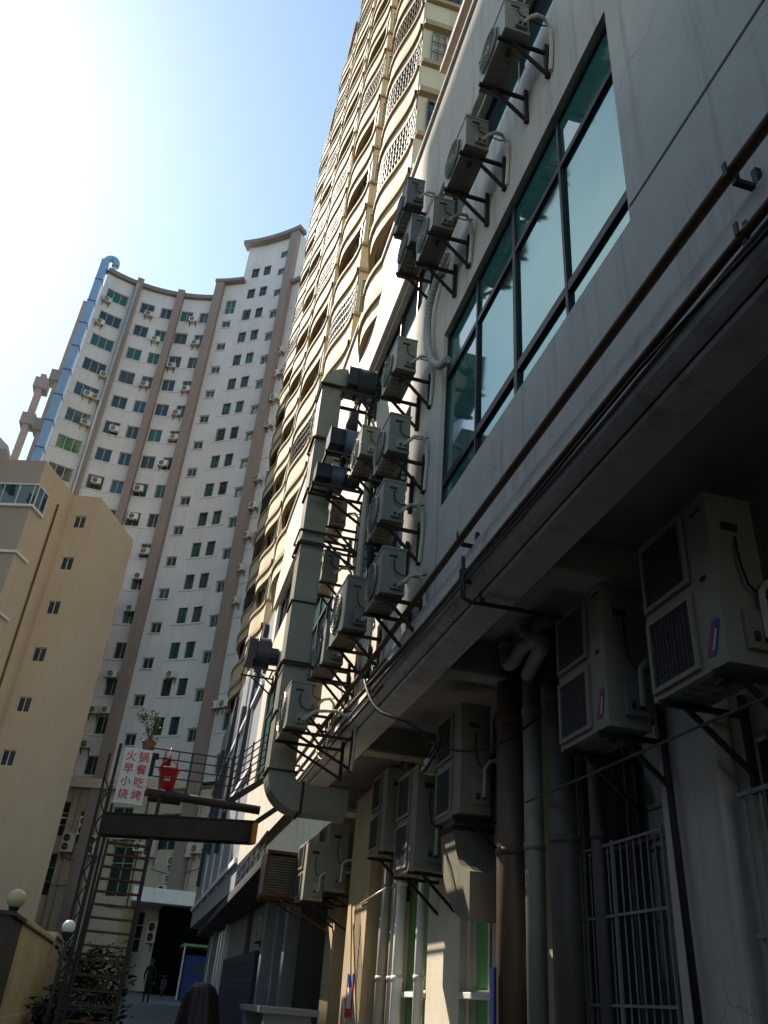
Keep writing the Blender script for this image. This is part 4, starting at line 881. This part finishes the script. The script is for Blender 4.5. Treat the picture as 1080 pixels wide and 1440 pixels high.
for i, (u, z, kind, lab) in enumerate(LOWAC):
    x, y, nx, ny = arc(u); loc = (x + nx * .12, y + ny * .12, z - (.62 if kind else .28)); rz = math.atan2(nx, -ny)
    if kind and twin['label'] == 'x': twin.location = loc; twin.rotation_euler = (0, 0, rz); twin['label'] = lab
    else: copy_tree(twin if kind else small, loc, rz, lab)

# ================================================================== PEACH BUILDING on the left
pb = thing('peach_building', 'peach painted stepped block with small square windows on the left', 'building', (-11.2, 48, .8))
BB = pb.location
Pp = [(-24, 52.35), (-14.1, 48.95), (-11.2, 48.0), (-9.66, 51.8), (-7.9, 51.35), (-5.66, 56.9), (-12.0, 60.2), (-26, 62)]
ZP = 29.9
wl = MB()
def seg(i):
    a, b = Vector(Pp[i]), Vector(Pp[i + 1]); L = (b - a).length; t = (b - a) / L
    return (lambda u: (a.x + t.x * u, a.y + t.y * u, t.y, -t.x)), L
for i in range(7):
    f, L = seg(i); ops = []
    if i == 3: ops = [(L / 2 - .42, L / 2 + .34, 27.9 - 3.12 * k - .45, 27.9 - 3.12 * k + .45) for k in range(9)]
    facade(wl, f, 0, L, .3, ZP, ops, .16, None, 1 if i in (0, 1) else 0)
    if ops:
        for o in ops: x, y, nx, ny = f((o[0] + o[1]) / 2); add_window(pb, x, y, o[2], nx, ny, o[1] - o[0], o[3] - o[2], 2, 1, .04, m_white, m_darkgl, .08)
wl.add([(x, y, ZP) for x, y in Pp], [tuple(range(len(Pp)))], 0)
wl.build('wall', [m_peach, m_mauve], pb, off=BB)
# glazed corner balcony
gm = MB(); f1, L1 = seg(1); f2, L2 = seg(2)
def sp(f, u, o): x, y, nx, ny = f(u); return (x + nx * o, y + ny * o)
def strip(mb, f, u0, u1, z0, z1, o0, o1, mi=0):
    a, b, c, d = sp(f, u0, o0), sp(f, u1, o0), sp(f, u1, o1), sp(f, u0, o1)
    mb.prism([(*a, z0), (*b, z0), (*c, z0), (*d, z0)], (0, 0, z1 - z0), mi)
f0, L0 = seg(0)
for (nm, m, z0, z1, o) in (('glazing', m_bluegl, 26.55, 27.95, .10), ('balcony_sill', m_white, 26.38, 26.54, .22), ('balcony_head', m_tower, 27.96, 28.06, .16)):
    q = MB(); strip(q, f1, -.0, L1 + o * .9, z0, z1, -.05, o); strip(q, f2, 0, 1.25, z0, z1, -.05, o); strip(q, f0, 0, L0 + .02, z0, z1, -.05, o - .003); q.build(nm, m, pb, off=BB)
for ff, uu in ((f1, (0.05, 1.0, 2.0, 2.95)), (f2, (.02, .62, 1.2)), (f0, (2, 4, 6, 8))):
    for u in uu: q = MB(); strip(q, ff, u, u + .06, 26.55, 27.95, .1, .14); q.build('glazing_bar', m_white, pb, off=BB)
for z in (23.2, 19.4, 15.6, 11.8):
    q = MB(); strip(q, f1, 0, L1 + .14, z, z + .16, -.05, .16); strip(q, f2, 0, 1.35, z, z + .16, -.05, .16); strip(q, f0, 0, L0, z, z + .16, -.05, .157); q.build('string_course', m_white, pb, off=BB)
q = MB(); x, y = sp(f2, 2.55, .08); q.tube([(x, y, 1), (x, y, 28.2)], .06, 8); q.build('drain_pipe', m_rusty, pb, smooth=True, off=BB)

# ================================================================== OTHER BUILDINGS left of the frame that shade the alley, and a far roof
def plain_block(name, label, x0, y0, x1, y1, z1, m, face):
    r = thing(name, label, 'building', ((x0 + x1) / 2, y0, 0)); q = MB(); ops = []
    n = int((y1 - y0) / 3.2)
    for k in range(int(z1 / 3.1) - 1):
        for i in range(n): ops.append((-(y1 - 1.0 - i * 3.2), -(y1 - 2.6 - i * 3.2), 0, 0)) if False else ops.append((y0 + .9 + i * 3.2, y0 + 2.5 + i * 3.2, 2 + 3.1 * k, 3.5 + 3.1 * k))
    f = lambda u: (x1, u, 1.0, 0.0)
    facade(q, f, y0, y1, -.2, z1, ops, .2)
    q.quad((x0, y0, 0), (x1, y0, 0), (x1, y0, z1), (x0, y0, z1)); q.quad((x1, y1, 0), (x0, y1, 0), (x0, y1, z1), (x1, y1, z1)); q.quad((x0, y1, 0), (x0, y0, 0), (x0, y0, z1), (x0, y1, z1)); q.quad((x0, y0, z1), (x1, y0, z1), (x1, y1, z1), (x0, y1, z1))
    q.quad((x1 - .3, y0, 0), (x1 - .3, y1, 0), (x1 - .3, y1, z1), (x1 - .3, y0, z1), 1)
    q.build('wall', [m, m_darkgl], r, off=r.location); return r
plain_block('apartment_block', 'tallest pale apartment block left of the alley outside the picture', -60, 10, -30.8, 56, 75, m_tower, 1)
plain_block('apartment_block', 'pale apartment block behind the peach building outside the picture', -44, 54.6, -24.2, 65, 51, m_tower, 1)
plain_block('arcade_shade_block', 'unseen low block added across the alley to darken the arcade', -14, -26, -4.5, 8.5, 8.8, m_brownpillar, 1)  # out of view, added to keep sky light off the arcade
fr = thing('roofed_house', 'distant house corner with a grey overhanging roof at the far left', 'house', (-27, 76, 0))
q = MB(); q.box(-34, 76.5, 1, -22.6, 90, 46.5); q.build('wall', m_tower, fr, off=fr.location)
q = MB(); q.prism([(-36, 75.2, 46.4), (-21.4, 75.2, 46.4), (-21.4, 75.2, 46.8), (-26, 75.2, 50.5), (-36, 75.2, 50.5)], (0, 16, 0)); q.build('roof', m_conc, fr, off=fr.location)

# ================================================================== LEFT BOUNDARY WALL, lamps, plants
XL = -2.2
bw = thing('boundary_wall', 'stained cream boundary wall panels along the left of the alley', 'wall', (XL - .1, 25, gz(25)))
for a, b in ((19.95, 28.55), (28.85, 36.6)):
    q = MB(); q.box(XL - .2, a, .3, XL, b, 2.52 + .02 * (a - 20)); q.build('panel', m_wall, bw, off=bw.location, bevel=.015)
    q = MB(); q.box(XL - .27, a, 2.52 + .02 * (a - 20) + .001, XL + .07, b, 2.64 + .02 * (a - 20)); q.build('coping', m_wall, bw, off=bw.location, bevel=.02)
    q = MB(); q.box(XL - .05, a + .05, .3, XL + .05, b - .05, .86 + .02 * (a - 20)); q.build('plinth', m_wall, bw, off=bw.location)
for y in (28.56, 36.62): q = MB(); q.box(XL - .25, y, .3, XL + .06, y + .28, 2.75); q.build('pilaster', m_wall, bw, off=bw.location, bevel=.015)
gp = thing('gate_pillar', 'dark stone gate pillar at the left edge carrying a globe lamp', 'pillar', (-2.5, 18.6, 0))
q = MB(); q.box(-3.1, 17.6, -.1, -2.16, 19.7, 2.5); q.build('shaft', m_brownpillar, gp, off=gp.location, bevel=.01)
q = MB(); q.box(-3.16, 17.54, 2.501, -2.10, 19.76, 2.57); q.build('cap', m_brownpillar, gp, off=gp.location)
def globe(x, y, z, r, m, label, zb):
    t = thing('globe_lamp', label, 'lamp', (x, y, zb)); q = MB(); q.lathe((0, 0, z - zb), [(max(.001, r * math.sin(PI * k / 14)), -r * math.cos(PI * k / 14)) for k in range(15)], 22); q.build('globe', m, t, smooth=True)
    q = MB(); q.tube([(0, 0, 0), (0, 0, z - zb - r * .9)], .035, 8); q.lathe((0, 0, z - zb - r * .95), [(.04, -.09), (.09, -.02), (.1, .03)], 12); q.build('stem', m_dark, t, smooth=True)
globe(-2.2, 18.0, 2.80, .17, m_globe2, 'yellowed globe lamp on the dark pillar at the left edge', 2.57)
globe(-1.09, 16.8, 2.36, .112, m_globe, 'bright white globe lamp in front of the boundary wall', gz(16.8))
def shrub(name, label, x, y, z, rx, rz_, n, m, s=.16, seed=1, spiky=False, cat='shrub'):
    rr = random.Random(seed); t = thing(name, label, cat, (x, y, z)); q = MB()
    for i in range(n):
        a = rr.uniform(0, 2 * PI); el = rr.uniform(.05, 1.45)
        if spiky:
            L = rr.uniform(.6, 1.0) * rx; d = Vector((math.cos(a) * math.cos(el), math.sin(a) * math.cos(el), math.sin(el))); sdv = d.cross(Vector((0, 0, 1))).normalized() * s * .35
            p1 = d * L * .5 + Vector((0, 0, .04)); p2 = d * L - Vector((0, 0, .18 * L))
            q.add([-sdv * .6, sdv * .6, p1 + sdv, p1 - sdv, p2], [(0, 1, 2, 3), (3, 2, 4)], i % 2)
        else:
            
            if i % 40 == 0: cc = Vector((rr.uniform(-1, 1) * rx * .8, rr.uniform(-1, 1) * rx * .8, rz_ * rr.uniform(.08, 1) ** 1.4)); cs = rr.uniform(.10, .26)
            c_ = cc + Vector((rr.gauss(0, cs), rr.gauss(0, cs), rr.gauss(0, cs * .8))); c_.z = max(.02, c_.z)
            u = Vector((rr.uniform(-1, 1), rr.uniform(-1, 1), rr.uniform(-.6, .6))).normalized(); v = u.cross(Vector((rr.uniform(-1, 1), rr.uniform(-1, 1), 1))).normalized(); L = s * rr.uniform(.6, 1.3)
            q.add([c_ - u * L, c_ + v * L * .4, c_ + u * L, c_ - v * L * .4], [(0, 1, 2, 3)], i % 2)
    q.build('foliage', m, t)
    q = MB()
    for i in range(5): a = i * 1.3; q.tube([(0, 0, -.1), (math.cos(a) * rx * .2, math.sin(a) * rx * .2, rz_ * .4), (math.cos(a) * rx * .5, math.sin(a) * rx * .5, rz_ * .8)], [.025, .018, .008], 5)
    q.build('stem', m_bark, t); return t
shrub('spiky_plant', 'spiky dark agave-like plant at the foot of the stained wall', -1.72, 25.6, .55, 1.0, .8, 46, [m_leafdark, m_leafdark], .16, 3, True, 'plant')
shrub('shrub', 'low dark shrub below the stained wall', -1.3, 24.4, .45, .8, .7, 420, [m_leafdark, m_leafdark], .12, 4)
for i, (x, y, h, l) in enumerate(((-1.0, 26.6, 1.9, 'dark climber growing up behind the steel stair'), (-.5, 27.6, 1.7, 'dark leafy bush right behind the lower stair treads'), (-1.45, 28.5, 1.6, 'dark bush between the white globe lamp and the stair'))):
    shrub('bush', l, x, y, gz(y), .62, h, 900, [m_leafdark, m_leafdark], .11, 10 + i, cat='bush')

# ================================================================== STEEL STAIR, footbridge, sign
st = thing('steel_stair', 'narrow rusty steel stair climbing to the footbridge', 'stairs', (-.5, 17.6, gz(17.6)))
zb = gz(17.6); OS = st.location
def B(name, p, q_, w=.05, h=None, m=m_steel, root=st): k = MB(); k.bar(p, q_, w, h); return k.build(name, m, root, off=root.location)
for x in (-.98, -.02):
    B('post', (x, 17.5, zb), (x, 17.5, 4.9), .07); B('post', (x, 19.4, zb), (x, 19.4, 4.9), .06)
B('post', (-.98, 17.5, 4.9), (-.98, 17.5, 5.72), .06)
for x in (-.88, -.04): B('stringer', (x, 17.7, zb + .3), (x, 19.2, 4.15), .05, .12)
for i in range(15):
    f = i / 14; q = MB(); q.box(-.86, 17.72 + 1.45 * f - .09, zb + .42 + (4.1 - zb - .42) * f - .02, -.06, 17.72 + 1.45 * f + .09, zb + .42 + (4.1 - zb - .42) * f + .015); q.build('tread', m_rusty, st, off=OS)
B('brace', (-.9, 17.48, 1.2), (-.05, 17.48, 1.75), .04); B('brace', (-.98, 17.48, 2.0), (-.02, 17.48, 2.0), .04); B('brace', (-.98, 17.49, 1.15), (-.02, 17.49, 1.15), .04)
for i in range(9): B('lattice', (-1.12, 17.5, 1.2 + i * .42), (-.99, 17.5, 1.45 + i * .42), .025); B('lattice', (-1.12, 17.502, 1.66 + i * .42), (-.99, 17.502, 1.42 + i * .42), .025)
B('post', (-1.14, 17.5, zb), (-1.14, 17.5, 5.5), .05)
for i in range(7): B('hand_rail', (-.93, 17.6 + .21 * i, zb + .8 + .5 * i), (-.93, 17.6 + .21 * (i + 1), zb + .8 + .5 * (i + 1)), .035)
br = thing('footbridge', 'dark steel footbridge with tube railings crossing to the building', 'bridge', (.5, 17.6, 4.3))
q = MB(); q.obox((-1.0, 17.45, 4.02), (2.97, 0, .18), (0, .1, 0), (0, 0, .36)); q.obox((-1.0, 17.42, 4.38), (2.97, 0, .18), (0, .16, 0), (0, 0, .02)); q.obox((-1.0, 17.42, 4.0), (2.97, 0, .18), (0, .16, 0), (0, 0, .02)); q.build('lower_girder', m_steel, br, off=br.location)
q = MB(); q.obox((-1.0, 17.95, 4.02), (2.97, 0, .18), (0, .08, 0), (0, 0, .33)); q.build('rear_girder', m_steel, br, off=br.location)
q = MB(); q.obox((-1.02, 17.58, 4.36), (2.97, 0, .18), (0, .37, 0), (0, 0, .04)); q.build('deck', m_steel, br, off=br.location)
q = MB(); q.tube([(-.35, 17.5, 4.87), (1.97, 17.5, 4.79)], .085, 12); q.build('upper_beam', m_steel, br, smooth=True, off=br.location)
for i in range(6): q = MB(); x = -.97 + .55 * i; q.bar((x, 17.44, 4.03 + .0615 * (x + 1)), (x, 17.44, 4.37 + .0615 * (x + 1)), .03); q.build('stiffener', m_steel, br, off=br.location)
q = MB(); q.bar((1.93, 17.43, 4.55), (2.52, 17.12, 5.02), .05, .09); q.build('wall_tie', m_steel, br, off=br.location)
for i in range(7): x = -.35 + i * .27; B('post', (x, 17.5, 4.9), (x, 17.5, 5.72), .022 if i % 3 else .035, root=br)
for z in (5.72, 5.54, 5.36, 5.18): B('rail', (-.36, 17.49, z), (1.28, 17.49, z - .0), .022, root=br)
B('post', (1.28, 17.5, 4.75), (1.28, 17.5, 5.8), .045, root=br)
for i in range(5): B('post', (1.02 + .06 * i, 17.52, 4.85), (1.02 + .06 * i, 17.52, 5.66), .014, root=br)
rs = thing('stair_railing', 'grey tube railing sloping up from the footbridge to the facade', 'railing', (1.3, 17.5, 5.0))
for k in range(6): B('rail', (1.30, 17.5, 5.02 + .14 * k), (2.0, 17.5, 5.62 + .14 * k + .02 * k), .024, root=rs)
for f in (0.02, .5, .98): B('post', (1.3 + .7 * f, 17.52, 4.95 + .6 * f), (1.3 + .7 * f, 17.52, 5.78 + .72 * f), .03, root=rs)
B('stringer', (1.3, 17.5, 4.86), (2.05, 17.5, 5.46), .03, .12, root=rs)
q = MB(); q.box(1.86, 17.2, 4.12, 1.95, 17.4, 4.5)
solo('orange_panel', q, mat('orange_sheet', (.45, .16, .02), .6), 'small orange sheet behind the lower duct elbow', 'panel', (1.8, 17, 4.15))
# sign
sg = thing('shop_sign', 'white board sign with red characters on the steel stair', 'sign', (-.6, 17.38, 4.6))
q = MB(); q.box(-.87, 17.36, 4.60, -.33, 17.40, 5.62); q.build('board', m_sign, sg, off=sg.location, bevel=.004)
q = MB(); q.box(-.89, 17.362, 4.585, -.31, 17.398, 4.602); q.box(-.89, 17.362, 5.62, -.31, 17.398, 5.635); q.build('edge', m_alu, sg, off=sg.location)
def text_mesh(s, size, m):
    cu = bpy.data.curves.new('t', 'FONT'); cu.body = s; cu.size = size; cu.extrude = .003; cu.align_x = 'CENTER'; cu.align_y = 'CENTER'; cu.offset = size * .004
    o = bpy.data.objects.new('t', cu); COL.objects.link(o); bpy.context.view_layer.update()
    me = bpy.data.meshes.new_from_object(o.evaluated_get(bpy.context.evaluated_depsgraph_get())); bpy.data.objects.remove(o); bpy.data.curves.remove(cu)
    me.materials.clear(); me.materials.append(m); return me
for i, row in enumerate(('火锅', '早餐', '小吃', '烧烤')):
    for j, ch in enumerate(row):
        o = place('character', text_mesh(ch, .205, m_signred), sg, (-.60 + (-.125 if j == 0 else .125) + .6 - .0 - .0, -.024, .87 - i * .243)); o.rotation_euler = (PI / 2, 0, 0)
# bucket and potted plant
bk = thing('red_bucket', 'red plastic bucket standing behind the bridge railing', 'bucket', (.06, 17.75, 4.92))
q = MB(); q.lathe((0, 0, 0), [(.001, .0), (.14, 0), (.19, .42), (.225, .44), (.225, .49), (.2, .5), (.18, .46)], 20); q.build('tub', m_redpl, bk, smooth=True)
q = MB(); q.tube([(-.2, 0, .46), (-.16, 0, .6), (-.05, 0, .72), (-.04, 0, .92)], .018, 6); q.tube([(.2, 0, .46), (.1, 0, .62), (-.05, 0, .72)], .014, 6); q.build('strap', m_redpl, bk, smooth=True)
q = MB(); q.box(-.07, -.205, .22, .05, -.16, .29); q.build('label', m_sign, bk)
for o in bk.children: pass
q = MB(); q.box(-.25, 17.6, 4.8, .4, 18.1, 4.91); solo('shelf_plank', q, m_steel, 'dark plank on the bridge carrying the red bucket', 'plank', (.06, 17.8, 4.8))
pt = thing('potted_plant', 'leafy potted plant on top of the sign behind the railing', 'plant', (-.45, 17.8, 5.66))
q = MB(); q.lathe((0, 0, 0), [(.001, 0), (.10, 0), (.13, .2), (.15, .22), (.15, .26), (.12, .26), (.11, .2)], 14); q.build('pot', m_pot, pt, smooth=True)
q = MB(); rr = random.Random(5)
for i in range(9): a = rr.uniform(0, 6.3); q.tube([(0, 0, .2), (.07 * math.cos(a), .07 * math.sin(a), .45), (.2 * math.cos(a) - .06, .2 * math.sin(a), .75 + rr.uniform(-.1, .1))], [.012, .009, .005], 5)
q.build('stem', m_bark, pt)
q = MB()
for i in range(190):
    a = rr.uniform(0, 6.3); r = rr.uniform(.02, .24); z = .25 + rr.random() * .62; cx = -.22 if i % 3 == 0 else 0
    if i % 3 == 0: z = .62 + rr.random() * .28; r *= .6
    c_ = Vector((cx + r * math.cos(a), r * math.sin(a), z)); u = Vector((rr.uniform(-1, 1), rr.uniform(-1, 1), rr.uniform(-.8, .4))).normalized(); v = u.cross(Vector((0, .4, 1))).normalized(); L = rr.uniform(.025, .055)
    q.add([c_ - u * L, c_ + v * L * .45, c_ + u * L, c_ - v * L * .45], [(0, 1, 2, 3)], 0 if i % 4 else 1)
q.build('foliage', [m_leaf, m_leaflime], pt)
q = MB(); q.box(-.72, 17.62, 5.62, -.2, 18.0, 5.66); solo('plant_shelf', q, m_steel, 'thin dark shelf above the sign carrying the potted plant', 'shelf', (-.45, 17.8, 5.62))

# ================================================================== STREET LEVEL far end
bo = thing('blue_booth', 'blue booth with a pale green roof edge at the end of the alley', 'booth', (4.0, 52, gz(52)))
zb = gz(52)
q = MB(); q.box(3.0, 51, zb, 5.4, 53, zb + 2.1); q.build('cabin', m_blue, bo, off=bo.location)
q = MB(); q.box(2.7, 50.6, zb + 2.5, 5.6, 53.2, zb + 2.62); q.build('roof', m_green, bo, off=bo.location)
q = MB(); q.box(3.3, 50.98, zb + 1.1, 4.6, 51.0, zb + 1.7); q.build('window', m_gl3, bo, off=bo.location)
for x in (2.8, 5.5): q = MB(); q.bar((x, 50.7, zb), (x, 50.7, zb + 2.5), .08); q.build('post', m_alu, bo, off=bo.location)
sb = thing('scooter', 'parked dark motor scooter beside the tower column', 'scooter', (2.2, 55, gz(55)))
zb = gz(55)
for y in (-.62, .6):
    w_ = MB(); w_.tube([(0 + .0, y + .24 * math.cos(t), .26 + .24 * math.sin(t)) for t in [2 * PI * k / 16 for k in range(17)]], .06, 6, cap=False); o = w_.build('wheel', m_black, sb, smooth=True)
q = MB(); q.prism([(-.12, -.5, .35), (-.12, .45, .35), (-.12, .75, .6), (-.12, .6, .78), (-.12, .1, .72), (-.12, -.15, .4)], (.24, 0, 0)); q.build('body', m_red, sb, bevel=.03)
q = MB(); q.prism([(-.13, .05, .76), (-.13, .68, .8), (-.13, .68, .88), (-.13, .05, .85)], (.26, 0, 0)); q.build('seat', m_black, sb, bevel=.02)
q = MB(); q.bar((0, -.55, .3), (0, -.35, 1.0), .06); q.bar((-.3, -.33, 1.02), (.3, -.33, 1.02), .035); q.box(-.16, -.55, .4, .16, -.45, .85); q.build('handlebar', m_dark, sb)

# people -----------------------------------------------------------------
def skin_body(name, verts, edges, radii, m, parent, root_i=0, sub=2):
    me = bpy.data.meshes.new(name); me.from_pydata(verts, edges, []); o = bpy.data.objects.new(name, me); COL.objects.link(o); o.parent = parent
    s = o.modifiers.new('skin', 'SKIN'); s.use_smooth_shade = True
    for i, r in enumerate(radii): me.skin_vertices[0].data[i].radius = (r, r * .8) if not isinstance(r, tuple) else r
    me.skin_vertices[0].data[root_i].use_root = True
    u = o.modifiers.new('sub', 'SUBSURF'); u.levels = sub; u.render_levels = sub
    me.materials.append(m); return o
def hand(parent, base, d, m, s=1.0):
    base = Vector(base); d = Vector(d).normalized(); side = Vector((0, 1, 0)); vs = [base, base + d * .08 * s]; es = [(0, 1)]; rd = [.022, .03]
    for i in range(4):
        o = side * (i - 1.5) * .02 * s; k = len(vs); L = (.06, .075, .08, .065)[i] * s
        vs += [base + d * .085 * s + o, base + d * (.085 * s + L * .55) + o + Vector((.008, 0, 0)), base + d * (.085 * s + L) + o + Vector((.022, 0, 0))]; es += [(1, k), (k, k + 1), (k + 1, k + 2)]; rd += [.011, .009, .008]
    k = len(vs); vs += [base + d * .03 * s + side * -.035 * s, base + d * .07 * s + side * -.055 * s]; es += [(0, k), (k, k + 1)]; rd += [.011, .009]
    return skin_body('hand', [tuple(v) for v in vs], es, rd, m, parent, 1, 1)
# woman with long hair, close, seen from behind
wo = thing('person', 'woman with long dark hair seen from behind walking up the alley', 'person', (.40, 5.0, -.03))
V = [(0, 0, .86), (0, .01, 1.02), (0, .0, 1.16), (0, 0, 1.28), (0, .01, 1.36), (0, .02, 1.42),
     (-.12, 0, 1.33), (-.18, 0, 1.30), (-.20, .0, 1.0), (-.19, .08, .80), (.12, 0, 1.33), (.18, 0, 1.30), (.20, -.03, 1.0), (.2, .02, .78),
     (-.08, 0, .80), (-.09, .12, .46), (-.09, .08, .07), (-.09, .2, .04), (.08, 0, .80), (.09, -.08, .46), (.09, -.26, .10), (.09, -.16, .04)]
Ed = [(0, 1), (1, 2), (2, 3), (3, 4), (4, 5), (3, 6), (6, 7), (7, 8), (8, 9), (3, 10), (10, 11), (11, 12), (12, 13), (0, 14), (14, 15), (15, 16), (16, 17), (0, 18), (18, 19), (19, 20), (20, 21)]
rd = [.14, .115, .13, .115, .055, .05, .07, .06, .045, .032, .07, .06, .045, .032, .095, .06, .04, .035, .095, .06, .04, .035]
skin_body('body', V, Ed, rd, m_beige, wo)
q = MB(); q.lathe((0, .03, 1.47), [(max(.001, .085 * math.sin(PI * k / 10)), -.115 * math.cos(PI * k / 10)) for k in range(11)], 16); q.build('head', m_skin, wo, smooth=True)
q = MB(); q.box(-.012, .11, 1.44, .012, .135, 1.48); q.build('nose', m_skin, wo, bevel=.006)
for s in (-1, 1): q = MB(); q.lathe((s * .088, .03, 1.46), [(.001, -.03), (.016, 0), (.001, .03)], 8); q.build('ear', m_skin, wo, smooth=True)
q = MB(); pr = [(.001, 1.595), (.035, 1.59), (.062, 1.572), (.082, 1.54), (.094, 1.50), (.102, 1.44), (.112, 1.38), (.122, 1.30), (.12, 1.2), (.11, 1.1), (.09, 1.03), (.05, 1.0)]
n = 64; vs = []
for (r, z) in pr:
    for k in range(n):
        a = 2 * PI * k / n; rr_ = r * (1 + .045 * math.sin(5 * a + z * 9) + .03 * math.sin(13 * a + 3 * z) + .025 * math.sin(23 * a - 5 * z)); yy = math.sin(a) * rr_ * .95 + (-.035 if z < 1.45 else -.005)
        if z < 1.5 and math.sin(a) > .2: yy = math.sin(a) * rr_ * .25 - .03
        vs.append((math.cos(a) * rr_, yy, z))
fs = [(i * n + k, i * n + (k + 1) % n, (i + 1) * n + (k + 1) % n, (i + 1) * n + k) for i in range(len(pr) - 1) for k in range(n)]
q.add(vs, [f[::-1] for f in fs]); q.build('hair', m_hair, wo, smooth=True)
hand(wo, (-.19, .09, .79), (0, .1, -1), m_skin); hand(wo, (.2, .03, .77), (0, .05, -1), m_skin)
# man far away in dark clothes
mn = thing('person', 'person in dark clothes walking away past the end of the alley', 'person', (1.12, 44.5, gz(44.5)))
V = [(0, 0, .95), (0, .0, 1.15), (0, .0, 1.32), (0, .01, 1.45), (0, .03, 1.53), (0, .03, 1.63),
     (-.17, 0, 1.42), (-.24, -.02, 1.14), (-.22, .10, .90), (.17, 0, 1.42), (.24, .0, 1.14), (.23, .12, .90),
     (-.09, 0, .90), (-.10, .10, .50), (-.10, .02, .09), (-.1, .15, .05), (.09, 0, .90), (.10, -.04, .50), (.10, -.26, .14), (.1, -.16, .05)]
Ed = [(0, 1), (1, 2), (2, 3), (3, 4), (4, 5), (3, 6), (6, 7), (7, 8), (3, 9), (9, 10), (10, 11), (0, 12), (12, 13), (13, 14), (14, 15), (0, 16), (16, 17), (17, 18), (18, 19)]
rd = [.15, .14, .16, .11, .06, .06, .075, .055, .04, .075, .055, .04, .10, .07, .05, .045, .10, .07, .05, .045]
skin_body('body', V, Ed, rd, m_cloth, mn)
q = MB(); q.lathe((0, .03, 1.66), [(max(.001, .088 * math.sin(PI * k / 10)), -.12 * math.cos(PI * k / 10)) for k in range(11)], 14); q.build('head', m_skin, mn, smooth=True)
q = MB(); q.lathe((0, .015, 1.68), [(max(.001, .096 * math.sin(PI * k / 10)), -.115 * math.cos(PI * k / 10)) for k in range(3, 11)], 14); q.build('hair', m_hair, mn, smooth=True)
hand(mn, (-.22, .11, .89), (0, .1, -1), m_skin); hand(mn, (.23, .13, .89), (0, .1, -1), m_skin)
